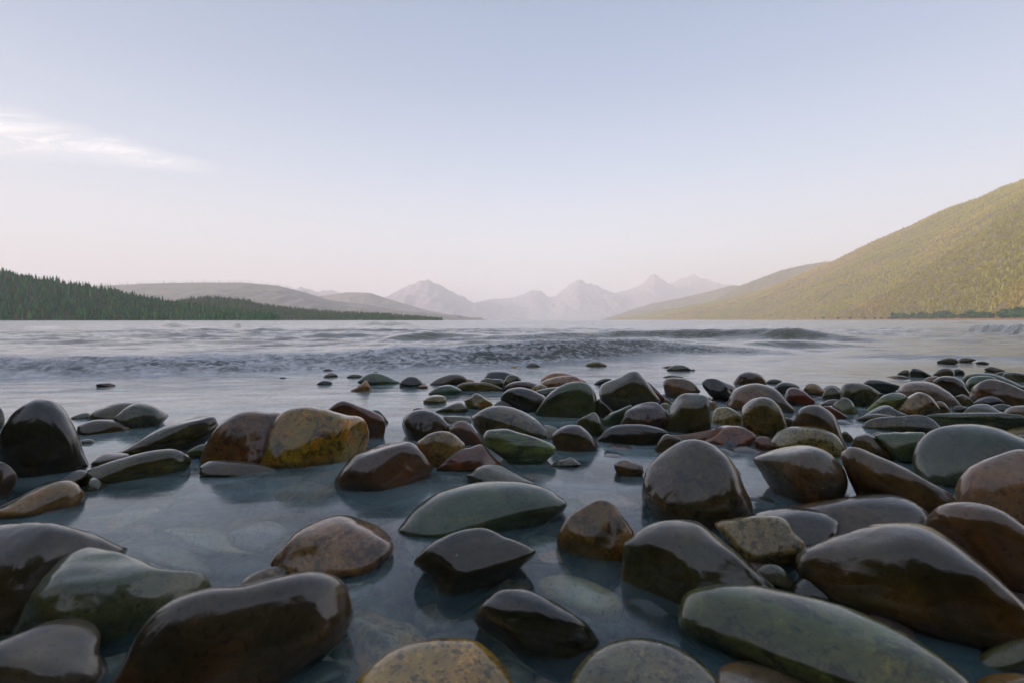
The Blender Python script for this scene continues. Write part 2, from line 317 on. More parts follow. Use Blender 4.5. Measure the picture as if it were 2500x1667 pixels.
def stone(crop, base, kind, color, q, label, pts, sub=0.0, cuts=0, full=.20, name='stone', lift=0.0, group='wet stones along the lake edge'):
    """pts: the stone's outline, base: where its foot meets the water (or plane z=-sub), q: depth of the stone / its width"""
    global COUNT; COUNT += 1; seed = 1000 + COUNT
    x0, y0, s = CROPS[crop]
    P = spline([(x0 + a / s, y0 + b / s) for a, b in pts]); by = y0 + base / s
    # area centroid and covariance
    if sub == 0:      # the hidden lower part of a bedded stone is fuller than what shows
        xm, ym = (P[:, 0].min() + P[:, 0].max()) / 2, (P[:, 1].min() + P[:, 1].max()) / 2; hy = (P[:, 1].max() - P[:, 1].min()) / 2; hx = (P[:, 0].max() - P[:, 0].min()) / 2
        s_ = np.clip((P[:, 1] - ym) / hy, 0, 1) ** 1.6; xo = xm + (P[:, 0] - xm) * (1 + full * s_)
        P[:, 0] = xo; P[:, 1] += s_ * hy * .22
    x, y = P[:, 0], P[:, 1]; x1, y1 = np.roll(x, -1), np.roll(y, -1); cr = x * y1 - x1 * y; A = cr.sum() / 2
    c = np.array([((x + x1) * cr).sum(), ((y + y1) * cr).sum()]) / (6 * A)
    dr = ray(*c); hw = (x.max() - x.min()) / 2; hh = (y.max() - y.min()) / 2
    foot = hit(c[0], by, -sub); fd = np.hypot(*foot[:2])
    hor = dr[:2] / np.linalg.norm(dr[:2]); al = math.asin(-dr[2]); cosd = dr[1] * cp - dr[2] * sp
    sd = fd
    for _ in range(8):
        # metres per pixel at this distance
        k = sd * (cosd) / F_PX
        W = q * min(hw, 2.4 * hh) * k; Hv = hh * k
        W = min(W, .96 * Hv / max(math.sin(al), .05))
        t2 = max((Hv ** 2 - (W * math.sin(al)) ** 2), (.25 * Hv) ** 2) / math.cos(al) ** 2
        sd = min((fd + (.40 * W if sub == 0 else .5 * W)) / math.cos(al), (CAM_H + sub - (.12 * math.sqrt(t2) if sub == 0 else 0)) / max(math.sin(al), 1e-3))
    k = sd * cosd / F_PX
    e3 = dr; e1 = np.array([hor[1], -hor[0], 0]); e2 = np.cross(e1, e3)
    hv2 = max((W * math.sin(al)) ** 2 + t2 * math.cos(al) ** 2, 1e-9); kk = (W * W - t2) * math.sin(al) * math.cos(al) / hv2
    dres = math.sqrt(W * W * t2 / hv2)
    # project outline to plane through C perpendicular to the ray
    C = CAMP + dr * sd
    Q = []
    for a, b in P:
        d = ray(a, b); tt = sd / (d @ dr); v = CAMP + d * tt - C; Q.append((v @ e1, v @ e2))
    Q = np.array(Q)
    ev, V = np.linalg.eigh(np.cov(Q.T)); Sm = V @ np.diag(np.sqrt(ev * 2)) @ V.T; Si = np.linalg.inv(Sm)
    U = Q @ Si.T; ang = np.arctan2(U[:, 1], U[:, 0]); rad = np.hypot(U[:, 0], U[:, 1]); o = np.argsort(ang); ang, rad = ang[o], rad[o]
    ang = np.concatenate([ang - 2 * math.pi, ang, ang + 2 * math.pi]); rad = np.tile(rad, 3)
    rm = rad.mean(); rad = rad / rm; Sm = Sm * rm; rm = 1.0; big = hw > 95
    lvl = 6 if hw > 110 else 5 if hw > 34 else 4 if hw > 14 else 3
    v, f = ICO[lvl]
    th = np.arctan2(v[:, 1], v[:, 0]); rr = np.hypot(v[:, 0], v[:, 1]); Rf = np.interp(th, ang, rad)
    Re = rm + (Rf - rm) * rr ** 2.2
    sgn = np.sign(v[:, 2]); dep = sgn * (np.abs(v[:, 2]) ** .92)
    rr2 = np.sqrt(np.clip(1 - np.abs(v[:, 2]) ** 2.25, 0, 1)) * .999        # a little fuller than an ellipsoid
    un = v[:, :2] / np.maximum(rr, 1e-6)[:, None]
    loc = un * (rr2 * Re)[:, None]
    n3 = np.column_stack([loc, dep])
    r_ = np.random.RandomState(seed)
    # soft facets that stay inside the outline
    for _ in range(cuts if cuts else 3):
        n = r_.normal(size=3) * ((.62, .62, 1.0) if cuts else (.35, .35, 1.0)); n[2] = -abs(n[2]) - .15; n /= np.linalg.norm(n)
        cc = r_.uniform(.70, .88) if cuts else r_.uniform(.74, .90); kq = .06 if cuts else .09
        dd = n3 @ n - cc; n3 = n3 - np.outer(np.logaddexp(0, dd / kq) * kq * .92, n)
    n3 = n3 * (1 + .030 * sines(n3, 1.7, seed) + (.016 if cuts else .009) * sines(n3, 5.5, seed + 1) + .0035 * sines(n3, 13, seed + 2))[:, None]
    if cuts: n3 = n3 * (1 + .010 * np.sign(sines(n3, 4, seed + 3))[:, None] * np.abs(sines(n3, 4, seed + 3))[:, None] ** .5)
    pl = n3[:, :2] @ Sm.T
    dz = n3[:, 2] * dres
    lat = 1 + kk * pl[:, 1] / sd                  # keeps the leaning stone's outline
    W3 = C + np.outer(pl[:, 0] * lat, e1) + np.outer(pl[:, 1] * lat, e2) + np.outer(dz + kk * pl[:, 1], e3)
    if sub == 0:
        low = W3[:, 2] < 0; W3[low, 2] *= 1.35; W3[:, 2] = np.maximum(W3[:, 2], -.22 + .04 * W3[:, 2])
    else: W3[:, 2] -= max(W3[:, 2].max() + (.005 if sub > .02 else .002), 0)
    org = W3.mean(0); ob = mesh_obj(name, W3 - org, f, SM[kind]); ob.location = org
    c_ = PAL[color] if isinstance(color, str) else color; j = r_.uniform(.9, 1.12, 3); mu = c_[0] * .3 + c_[1] * .6 + c_[2] * .1; ob.color = (*[float((mu + (a - mu) * 1.1) * b * (.92 if sub == 0 else 1.9) * (g if sub == 0 else g ** .4)) for a, b, g in zip(c_, j, (1.06, 1.02, .50))], 1)
    tag(ob, label, 'stone' if name == 'stone' else 'rock', group)
    return ob
SUBG = 'stones lying under the shallow water'
def S(*a, **k): return stone(*a, **k)
# --- left shore
S('A', 395, 'smooth', 'char', .9, 'dark stone cut off by the left picture edge, beside the tall black dome', [(-150,250),(-80,190),(0,200),(30,250),(40,320),(20,380),(-60,420),(-160,400)])
S('A', 780, 'smooth', 'char', .8, 'tall black dome shaped stone standing at the far left in the water', [(-40,560),(0,420),(80,290),(180,200),(290,140),(400,132),(500,160),(580,230),(640,330),(690,430),(730,540),(780,680),(800,760),(700,880),(400,930),(150,920),(-20,820)])
S('A', 295, 'smooth', 'olive', 1, 'small low wet stone right of the tall black dome, half awash', [(640,288),(700,255),(780,243),(815,260),(800,295),(700,305)])
S('A', 290, 'smooth', 'olive', 1, 'smooth olive green stone behind the pale topped one on the left', [(800,270),(850,220),(950,185),(1060,155),(1200,150),(1290,160),(1350,220),(1300,300),(1150,330),(950,320),(830,300)])
S('A', 375, 'rough', 'grey', .9, 'grey stone with shiny pale ridge, rightmost of the small left group', [(1020,300),(1080,240),(1150,185),(1240,160),(1340,170),(1430,210),(1510,270),(1450,330),(1350,380),(1200,400),(1080,360)], cuts=2)
S('A', 425, 'smooth', 'dbrown', .8, 'low dark brown stone just right of the tall black dome', [(690,380),(740,340),(840,308),(960,302),(1060,315),(1130,350),(1190,382),(1120,425),(1000,450),(850,465),(730,450)])
S('A', 580, 'streaked', 'olive', .45, 'long slanting olive grey stone rising to the right behind the olive log shaped one', [(1100,585),(1250,490),(1400,400),(1550,320),(1700,260),(1820,232),(1900,260),(1950,350),(1940,400),(1860,490),(1700,560),(1500,610),(1300,620),(1150,610)], cuts=2)
S('S', 1122, 'rough', 'rust', .8, 'rusty brown rounded stone directly left of the yellow mottled boulder', [(500,1110),(510,1076),(531,1043),(555,1022),(582,1008),(615,1004),(650,1007),(686,1010),(720,1035),(730,1080),(700,1120),(640,1140),(560,1138),(510,1126)])
S('A', 785, 'smooth', 'brown', .9, 'flat taupe stone barely above the water in front of the rusty brown stone', [(1790,745),(1830,700),(1900,672),(2050,668),(2200,680),(2352,705),(2500,740),(2480,790),(2300,815),(2100,812),(1850,800)])
S('A', 640, 'smooth', 'olive', .8, 'wet dark edge stone squeezed beneath the rusty brown stone', [(1650,620),(1720,560),(1830,520),(1900,560),(1870,620),(1780,650),(1700,660)])
S('A', 700, 'smooth', 'brown', .9, 'small rounded brown stone tucked behind the long olive log shaped stone', [(830,690),(900,630),(980,600),(1080,598),(1170,620),(1150,680),(1000,720),(870,710)])
S('A', 830, 'streaked', 'olive', .42, 'long olive log shaped stone lying in front of the slanting one', [(600,850),(760,770),(950,690),(1150,630),(1300,595),(1450,572),(1560,575),(1650,610),(1700,660),(1710,710),(1650,770),(1450,830),(1200,880),(1000,910),(800,920),(650,900)])
S('A', 960, 'smooth', 'dbrown', .6, 'dark narrow stone between the black dome and the tan brown slanting stone', [(0,1080),(200,970),(420,870),(560,840),(700,760),(820,775),(700,870),(500,960),(200,1090)])
S('A', 1110, 'smooth', 'tan', .6, 'tan brown stone slanting up to the right near the left edge', [(-60,1130),(60,1080),(200,1000),(350,920),(470,865),(580,845),(680,865),(740,920),(770,990),(720,1080),(600,1140),(400,1180),(150,1200),(0,1200)])
S('A', 930, 'rough', 'grey', .9, 'small pointed grey stone at the tip of the olive log shaped stone', [(770,950),(790,880),(820,815),(860,820),(920,870),(990,880),(930,920),(850,960)], cuts=4, name='rock')
S('A', 1000, 'smooth', 'dbrown', .8, 'dark brown stone at the left edge under the tall black dome', [(-120,760),(0,690),(80,720),(150,800),(150,880),(80,980),(40,1050),(-60,1080),(-120,950)])
S('A', 1200, 'smooth', 'pink', .9, 'pale pinkish stone under water with a thin tan crest, left pool', [(930,1200),(1000,1080),(1200,960),(1450,920),(1620,930),(1560,1010),(1350,1100),(1150,1190),(1000,1230)], sub=.03, group=SUBG)
S('S', 940, 'smooth', 'brown', .9, 'lone tiny brown stone far left in the water below the breaking wave', [(233,939),(245,933),(260,932),(272,935),(282,939),(270,943),(245,943)])
S('S', 1040, 'smooth', 'blue', .9, 'dark wave washed stone hidden low behind the black dome right side', [(198,1076),(212,1070),(230,1072),(240,1080),(222,1086),(204,1084)])
# --- centre left
S('B', 895, 'mottled', 'yellow', .75, 'large blocky yellow boulder mottled with dark and white patches', [(200,880),(210,700),(240,600),(290,510),(370,450),(470,420),(580,415),(680,430),(780,455),(900,485),(1000,495),(1070,530),(1110,600),(1130,680),(1120,770),(1000,860),(850,890),(650,910),(500,940),(350,945),(240,925)], cuts=5, name='boulder')
S('B', 445, 'smooth', 'red', .9, 'tiny red stone peeping out left of the red brown block', [(732,445),(770,410),(830,400),(850,440),(780,460)])
S('B', 700, 'smooth', 'red', .5, 'wet red brown block leaning behind the yellow mottled boulder', [(740,440),(800,390),(870,362),(930,375),(1040,410),(1150,450),(1230,500),(1255,570),(1230,640),(1180,710),(1120,710),(1000,680),(900,600),(800,520)], cuts=4, name='rock')
S('B', 570, 'smooth', 'teal', .8, 'grey green stone behind the right end of the red brown block', [(1130,450),(1190,445),(1240,490),(1275,550),(1220,590),(1160,520)])
S('B', 690, 'smooth', 'dbrown', .85, 'glossy dark dome stone with sharp reflections, right of the red brown block', [(1390,590),(1410,520),(1460,470),(1540,440),(1620,438),(1700,465),(1770,520),(1830,590),(1800,650),(1700,690),(1600,720),(1560,725),(1480,700),(1420,650)])
S('B', 445, 'smooth', 'char', .9, 'tiny black stone right behind the glossy dark dome', [(1500,437),(1540,420),(1590,425),(1615,440),(1560,455),(1510,450)])
S('B', 465, 'smooth', 'olive', .7, 'olive brown stone with a long low left tail above the glossy dome', [(1700,452),(1780,420),(1860,385),(1930,375),(1985,410),(1990,450),(1940,470),(1850,480),(1760,468)])
S('B', 378, 'smooth', 'yellow', .9, 'small olive and tan oval stone alone in the water, centre', [(1595,355),(1640,320),(1710,300),(1770,312),(1800,350),(1760,380),(1680,388),(1620,375)])
S('B', 432, 'rough', 'tan', .9, 'jagged pale tan rock washed by foam left of the wide grey domes', [(1960,360),(2010,330),(2060,297),(2110,310),(2170,350),(2210,390),(2150,430),(2070,445),(2000,420)], cuts=7, name='rock')
S('B', 292, 'smooth', 'teal', .9, 'low slate green stone behind the small olive and tan oval', [(1660,290),(1690,250),(1750,225),(1830,215),(1900,240),(1940,270),(1860,295),(1760,300)])
S('B', 238, 'smooth', 'tan', .9, 'tiny tan stone between the two slate grey stones', [(1540,235),(1590,212),(1640,230),(1590,243)])
S('B', 258, 'streaked', 'tan', .5, 'flat water washed stone with a tan streak', [(1890,240),(1930,205),(2030,192),(2150,192),(2230,215),(2290,252),(2200,268),(2050,268),(1950,262)])
S('B', 205, 'smooth', 'brown', .8, 'taupe brown stone sloping to the left, behind the slate green one', [(1670,205),(1710,165),(1790,130),(1880,114),(1950,130),(1985,165),(1940,198),(1850,208),(1740,214)])
S('B', 200, 'smooth', 'orange', .9, 'tiny orange brown stone beside the taupe brown stone', [(1945,192),(1985,165),(2030,168),(2055,190),(2010,202)])
S('B', 203, 'smooth', 'teal', .8, 'smooth grey green stone behind the orange pointed one', [(1020,190),(1040,150),(1100,112),(1180,105),(1260,130),(1340,172),(1380,195),(1250,210),(1120,210)])
S('B', 148, 'smooth', 'grey', .9, 'thin pale stone awash left of the smooth grey green stone', [(895,142),(960,120),(1020,125),(1050,145),(960,156)])
S('B', 110, 'smooth', 'char', .9, 'tiny dark dot of stone behind the smooth grey green stone', [(1138,107),(1165,95),(1190,105),(1165,112)])
S('B', 217, 'smooth', 'char', .9, 'dark slate stone with a shiny curved top, left of the taupe one', [(1380,205),(1430,150),(1500,135),(1560,155),(1615,202),(1540,228),(1440,224)], cuts=2)
S('B', 268, 'rough', 'orange', .6, 'small pointed orange brown rock sticking out of the water', [(940,264),(1000,235),(1040,205),(1078,174),(1096,192),(1112,225),(1130,262),(1060,285),(990,275)], cuts=5, name='rock')
S('B', 205, 'smooth', 'char', .9, 'low dark stone nearest left of the pointed orange rock', [(645,207),(690,178),(750,183),(775,202),(700,214)])
S('B', 142, 'smooth', 'brown', .9, 'small brown stone in the water under the breaking wave, middle of three', [(700,142),(750,108),(800,115),(822,138),(760,150)])
S('B', 98, 'smooth', 'dbrown', .9, 'small dark brown stone right at the foot of the breaking wave', [(688,92),(735,70),(792,93),(740,106)])
S('B', 158, 'smooth', 'grey', .9, 'tiny grey stone far out left of the small brown ones', [(300,155),(335,145),(372,158),(335,163)])
S('B', 562, 'smooth', 'grey', .9, 'grey stone washed over by water right of the glossy dark dome', [(1760,505),(1850,490),(1980,500),(2030,530),(1960,575),(1830,575)])
S('B', 745, 'smooth', 'purple', .7, 'wet purple grey stone between the glossy dome and the wide pale topped one', [(1830,620),(1880,560),(1950,540),(2010,570),(2060,640),(2110,700),(2120,750),(2050,780),(1980,750),(1900,680),(1850,650)], cuts=2)
S('B', 935, 'rough', 'tan', .8, 'matt tan oval stone behind the big purple brown stone', [(1530,740),(1600,680),(1690,640),(1790,632),(1870,660),(1930,710),(1975,770),(1920,880),(1820,940),(1700,955),(1620,900),(1560,820)])
S('B', 1100, 'smooth', (.10,.062,.055), .8, 'big purple brown stone standing in front of the matt tan oval', [(830,1060),(880,960),(960,850),(1060,780),(1180,725),(1300,700),(1420,700),(1510,740),(1580,810),(1640,900),(1675,960),(1650,1040),(1560,1110),(1400,1160),(1200,1190),(1000,1180),(880,1130)], cuts=3)
S('B', 972, 'smooth', 'red', .6, 'flat faced dark red triangular rock beside the matt tan oval', [(1740,962),(1820,860),(1900,800),(2010,778),(2110,745),(2180,800),(2240,870),(2290,925),(2200,975),(2050,992),(1880,988)], cuts=5, name='rock')
S('C', 1168, 'smooth', 'grey', .7, 'small arched grey stone behind the large smooth green oval', [(-90,1105),(-40,1080),(20,1030),(90,1000),(170,993),(250,1010),(330,1060),(420,1110),(510,1165),(400,1210),(200,1220),(0,1210)])
S('V', 1207, 'smooth', (.085,.118,.098), .75, 'large smooth dark green oval stone in the middle pool', [(938,1200),(958,1165),(1010,1130),(1080,1110),(1160,1103),(1230,1113),(1280,1135),(1300,1160),(1260,1192),(1180,1215),(1080,1228),(990,1226),(945,1216)])
S('B', 1090, 'smooth', 'red', .8, 'dark red stone under water beneath the yellow mottled boulder', [(490,1010),(560,930),(700,880),(850,865),(960,880),(920,960),(830,1060),(700,1095),(560,1085)], sub=.03, group=SUBG)
S('B', 1280, 'mottled', 'yellow', .7, 'olive yellow stone under water in front of the yellow mottled boulder', [(250,1190),(400,1100),(550,1060),(750,1080),(850,1120),(800,1200),(600,1280),(350,1290)], sub=.05, group=SUBG)
# --- back rows, centre
S('C', 242, 'smooth', 'char', .8, 'black arched stone, leftmost dark one of the back row', [(90,230),(110,185),(170,168),(260,168),(340,185),(400,215),(432,245),(300,258),(160,254)])
S('C', 320, 'mottled', 'olive', .7, 'small angular olive stone under the black arched one', [(45,255),(90,228),(150,232),(250,245),(252,320),(200,332),(120,300),(60,275)], cuts=4, name='rock')
S('C', 292, 'mottled', 'grey', .9, 'small mottled grey stone right of the angular olive one', [(258,262),(290,210),(330,195),(380,210),(412,240),(400,285),(330,302),(275,292)])
S('C', 337, 'smooth', 'brown', .8, 'flat taupe stone under the salmon coloured pair', [(260,332),(300,280),(380,255),(480,258),(560,290),(560,325),(450,345),(330,348)])
S('C', 346, 'rough', 'tan', .9, 'little tan stone between the flat taupe stone and the salmon oval', [(495,332),(540,295),(590,282),(640,305),(652,328),(600,348),(530,348)])
S('C', 270, 'smooth', 'orange', .8, 'ochre orange stone behind the salmon brown oval', [(595,250),(630,205),(700,178),(790,175),(880,195),(950,230),(1000,272),(900,292),(700,292)])
S('C', 308, 'speckled', (.34,.18,.13), .8, 'salmon brown oval stone in front of the ochre orange one', [(588,280),(640,240),(740,215),(850,207),(920,220),(970,265),(900,305),(780,318),(640,315)])
S('C', 390, 'smooth', 'olive', .8, 'long low olive stone half hidden by the great grey green dome', [(540,350),(620,325),(720,308),(800,305),(800,350),(720,405),(620,395)])
S('C', 582, 'smooth', (.10,.105,.085), .55, 'great grey green dome stone leaning to the right, centre back', [(545,530),(580,460),(650,380),(750,310),(850,270),(950,262),(1020,290),(1065,350),(1085,430),(1095,540),(1080,610),(950,650),(800,650),(650,615),(560,580)])
S('C', 530, 'smooth', 'char', .8, 'dark olive oval stone left of the great grey green dome', [(215,420),(240,370),(300,325),(390,310),(480,325),(560,360),(625,400),(610,470),(560,530),(500,560),(420,530),(330,470),(240,435)])
S('C', 522, 'smooth', 'brown', .7, 'small purplish brown stone behind the wide pale topped oval', [(170,475),(210,435),(270,422),(340,445),(390,490),(430,535),(350,550),(250,510)])
S('C', 748, 'mottled', (.12,.12,.095), .7, 'wide olive grey oval stone with a smooth pale top', [(-60,575),(0,540),(60,510),(140,480),(240,475),(340,495),(450,540),(550,600),(620,660),(665,740),(600,775),(450,790),(250,785),(80,735),(-40,650)])
S('C', 990, 'streaked', (.19,.25,.17), .6, 'angular pale green rock with chipped top and flat slanting face', [(58,765),(90,700),(170,683),(280,680),(370,710),(480,740),(600,775),(700,830),(716,872),(640,935),(540,995),(450,1012),(380,1005),(300,965),(180,895),(75,835)], cuts=7, name='rock')
S('C', 872, 'smooth', 'brown', .85, 'smooth grey brown dome right of the angular green rock', [(685,755),(730,700),(790,660),(860,643),(940,655),(1010,710),(1060,770),(1082,845),(1010,890),(880,902),(770,880),(710,825)])
S('C', 745, 'smooth', 'olive', .6, 'small dark angular rock with olive top behind the grey brown dome', [(890,652),(950,590),(1020,545),(1080,528),(1105,560),(1140,640),(1175,705),(1130,770),(1060,755),(980,685)], cuts=5, name='rock')
S('C', 590, 'smooth', 'dbrown', .7, 'dark narrow stone under the folded grey boulder', [(1080,400),(1130,430),(1235,525),(1190,590),(1120,600),(1088,540)])
S('C', 525, 'smooth', (.095,.092,.075), .7, 'big folded grey boulder with shiny ridges and a dark hollow', [(1115,360),(1140,290),(1200,250),(1290,215),(1370,175),(1440,168),(1500,212),(1560,290),(1625,370),(1655,435),(1500,450),(1380,490),(1260,540),(1190,495),(1135,425)], cuts=4, name='boulder')
S('C', 282, 'smooth', 'char', .9, 'small dark stone left behind the folded grey boulder', [(1068,282),(1110,245),(1180,226),(1232,240),(1190,275),(1110,288)])
S('C', 442, 'smooth', 'red', .6, 'reddish stone leaning against the right side of the folded grey boulder', [(1545,262),(1600,300),(1660,360),(1712,412),(1700,445),(1640,450),(1560,360)])
S('C', 658, 'smooth', 'teal', .7, 'blue green slab lying left of the rough purple rock', [(1138,605),(1200,550),(1290,510),(1400,470),(1380,560),(1310,655),(1180,675)], cuts=3)
S('C', 690, 'rough', (.12,.075,.07), .6, 'rough surfaced purple brown rock left of the tall block', [(1298,630),(1330,550),(1380,490),(1450,450),(1540,432),(1620,440),(1680,490),(1722,560),(1725,665),(1600,710),(1450,700),(1310,670)], cuts=6, name='rock')
S('C', 812, 'smooth', 'char', .5, 'long black capsule shaped stone with a bright rim, centre right', [(1098,775),(1150,710),(1230,665),(1340,645),(1480,642),(1600,660),(1700,690),(1745,725),(1680,800),(1620,840),(1480,845),(1300,830),(1160,812)])
S('C', 712, 'smooth', 'olive', .75, 'upright dark block stone with a wet silvery top', [(1712,690),(1722,560),(1740,460),(1780,385),(1850,340),(1940,335),(2040,365),(2092,410),(2112,500),(2118,620),(2095,695),(1990,728),(1880,738),(1780,725)], cuts=4, name='boulder')
S('C', 398, 'smooth', (.19,.12,.095), .8, 'salmon brown dome stone behind the upright dark block', [(1688,305),(1700,250),(1760,222),(1860,228),(1940,260),(2000,310),(2015,355),(1900,380),(1800,405),(1740,405),(1703,355)])
S('C', 422, 'rough', 'char', .6, 'black wedge shaped rock with a pointed right end', [(2028,265),(2080,235),(2150,232),(2250,270),(2345,310),(2342,345),(2280,415),(2200,435),(2130,395),(2055,325)], cuts=5, name='rock')
S('C', 230, 'smooth', 'grey', .9, 'thin grey stone awash behind the salmon brown dome', [(1688,220),(1760,198),(1820,200),(1872,230),(1780,236)])
S('C', 138, 'smooth', 'yellow', .5, 'thin olive sliver of stone behind the lone grey one', [(1678,132),(1760,118),(1812,107),(1770,138),(1700,141)])
S('C', 160, 'smooth', 'grey', .8, 'lone small grey oval stone out in the water, right of centre', [(1726,155),(1770,120),(1850,112),(1910,130),(1922,157),(1820,165)])
S('C', 160, 'smooth', 'red', .9, 'tiny red pebble right of the lone grey oval', [(1928,157),(1955,147),(1978,158),(1955,164)])
S('C', 120, 'smooth', 'pale', .8, 'low pale oval stone below the foot of the broken wave, centre', [(998,114),(1030,85),(1090,78),(1150,95),(1172,118),(1080,126)])
S('C', 134, 'smooth', 'brown', .8, 'small brown stone with a white rim of water, left of the low pale oval', [(455,136),(480,100),(520,92),(568,110),(578,132),(510,140)])
S('C', 138, 'smooth', 'orange', .9, 'tiny orange stone furthest left before the centre wave', [(312,137),(345,120),(375,132),(345,142)])
S('C', 642, 'speckled', 'tan', .8, 'speckled golden stone just right of the upright dark block', [(2125,570),(2150,510),(2200,487),(2280,490),(2352,530),(2420,590),(2440,650),(2250,672),(2150,665)])
S('C', 778, 'smooth', 'rust', .7, 'flat rusty red stone beneath the upright dark block', [(1765,745),(1880,730),(2000,710),(2145,683),(2130,735),(2060,795),(1900,790)])
S('C', 815, 'speckled', (.26,.11,.08), .7, 'flat topped brick red stone left of the granite oval', [(2050,800),(2110,720),(2170,665),(2260,650),(2380,660),(2480,700),(2525,765),(2400,830),(2250,840),(2120,820)], cuts=3)
S('C', 885, 'smooth', 'brown', .8, 'brown peaked stone behind the left shoulder of the big round boulder', [(1618,890),(1640,800),(1690,740),(1730,728),(1800,750),(1855,780),(1760,840),(1670,910)])
S('D', 945, 'smooth', 'rust', .8, 'lumpy red brown rock between the big round boulder and the lilac dome', [(-620,800),(-580,785),(-530,810),(-470,800),(-400,840),(-330,900),(-250,1000),(-180,1100),(-130,1200),(-300,1180),(-420,1000),(-540,900)], cuts=5, name='rock')
S('V', 1188, 'rough', (.105,.078,.056), .85, 'big round brown boulder standing in the pool, right of centre', [(1471,1140),(1480,1085),(1510,1045),(1560,1012),(1602,1008),(1650,1030),(1685,1065),(1708,1110),(1722,1155),(1705,1192),(1640,1212),(1570,1208),(1510,1195),(1480,1172)], name='boulder')
S('C', 1095, 'rough', 'brown', .8, 'small rough dark rock left of the big round boulder', [(1245,1015),(1300,970),(1370,956),(1440,985),(1505,1010),(1495,1080),(1400,1095),(1300,1090)], cuts=8, name='rock')
S('C', 1012, 'rough', 'purple', .7, 'small purple brown rock with two humps awash in the pool', [(695,1008),(770,950),(840,933),(920,965),(942,1002),(860,1025),(760,1020)], cuts=5, name='rock')
S('C', 1340, 'smooth', 'pink', .8, 'pink grey flat stone just under water left of the big round boulder', [(920,1190),(1000,1155),(1200,1160),(1400,1220),(1480,1300),(1300,1340),(1050,1340),(930,1270)], sub=.012, group=SUBG)
S('C', 1190, 'smooth', 'pink', .8, 'faint pink stone under water behind the large green oval', [(400,1080),(550,1060),(720,1090),(820,1150),(700,1190),(500,1160)], sub=.03, group=SUBG)
S('C', 522, 'smooth', 'lilac', .8, 'pale lilac stone showing right of the upright dark block', [(2100,435),(2150,440),(2172,500),(2135,525),(2105,500)])
S('C', 455, 'smooth', 'pink', .9, 'tiny pink stone at the upper left corner of the upright dark block', [(1695,430),(1715,415),(1740,425),(1738,450),(1705,455)])
S('C', 505, 'smooth', 'pale', .9, 'small whitish stone left of the upright dark block', [(1665,470),(1690,452),(1732,455),(1735,500),(1695,508)])
# --- right bank
S('V', 942, 'smooth', (.17,.12,.105), .8, 'wide pinkish brown dome stone with a smooth sheen, behind the tan egg', [(1670,928),(1685,898),(1710,884),(1745,880),(1780,893),(1805,918),(1820,940),(1780,950),(1740,948),(1690,940)])
S('V', 884, 'smooth', 'brown', .8, 'dark brown arched stone at the back right of the black wedge', [(1686,880),(1700,858),(1725,852),(1750,862),(1757,882),(1720,888)], cuts=2)
S('V', 1000, 'rough', (.21,.16,.095), .8, 'upright tan brown egg shaped stone beside the glossy red brown dome', [(1702,955),(1705,925),(1730,912),(1765,914),(1790,935),(1804,965),(1802,995),(1770,1008),(1730,1000),(1708,980)])
S('D', 362, 'smooth', 'blue', .8, 'grey blue dome left of the glossy cherry brown stone', [(118,325),(150,280),(210,262),(290,275),(342,318),(300,355),(200,380)])
S('D', 282, 'smooth', 'teal', .9, 'low teal grey stone behind the grey blue dome', [(38,258),(90,235),(150,240),(182,264),(120,292),(60,284)])
S('D', 457, 'smooth', (.15,.045,.022), .8, 'small glossy cherry brown stone with bright reflections', [(210,380),(240,325),(300,315),(380,345),(430,390),(472,438),(400,465),(290,458),(220,428)])
S('D', 378, 'smooth', 'tan', .7, 'olive tan arched stone behind the glossy cherry brown one', [(378,348),(400,290),(460,272),(520,300),(575,355),(545,385),(460,380)], cuts=2)
S('D', 352, 'smooth', 'blue', .9, 'small blue grey stone behind the black mottled one', [(548,335),(580,300),(640,292),(702,322),(700,355),(600,356)])
S('D', 417, 'mottled', 'olive', .8, 'small black and green mottled stone beside the big dark olive boulder', [(535,415),(560,350),(610,305),(670,320),(712,370),(700,415),(600,427)])
S('D', 468, 'rough', (.085,.075,.045), .6, 'big dark olive boulder with a sloping golden edge, back right', [(698,380),(720,300),(780,275),(870,275),(960,300),(1050,350),(1122,388),(1010,440),(950,488),(850,480),(750,440)], cuts=4, name='boulder')
S('D', 348, 'smooth', 'char', .55, 'dark flattened stone behind the big dark olive boulder', [(908,275),(950,240),(1040,240),(1140,262),(1245,302),(1180,340),(1080,355),(960,310)])
S('D', 472, 'smooth', 'purple', .8, 'flat purple stone in front of the black mottled one', [(538,465),(580,430),(650,418),(702,430),(650,476)])
S('D', 545, 'smooth', (.13,.135,.10), .7, 'peaked grey green stone right of the flat purple one', [(620,495),(680,430),(740,400),(800,425),(840,490),(862,562),(760,590),(700,568),(640,530)], cuts=3)
S('D', 582, 'smooth', 'red', .6, 'flat red stone tapering to the right below the peaked grey green one', [(548,492),(610,478),(680,510),(740,550),(758,576),(690,594),(620,548)])
S('D', 860, 'smooth', (.10,.07,.06), .7, 'tall glossy purple brown dome behind the speckled granite oval', [(265,670),(300,580),(340,510),(420,480),(500,478),(580,510),(650,570),(690,650),(720,760),(740,880),(600,900),(400,760)])
S('D', 905, 'speckled', (.30,.24,.15), .7, 'speckled golden granite oval stone', [(78,790),(130,710),(220,665),(340,655),(470,660),(580,690),(680,750),(732,830),(735,895),(650,935),(450,920),(250,870),(95,840)])
S('V', 1143, 'smooth', (.15,.115,.135), .7, 'big dome stone with a lilac sheen and dark underside', [(1726,1050),(1750,1030),(1790,1014),(1840,1015),(1885,1030),(1915,1050),(1944,1090),(1935,1130),(1890,1155),(1820,1152),(1770,1122),(1742,1085)])
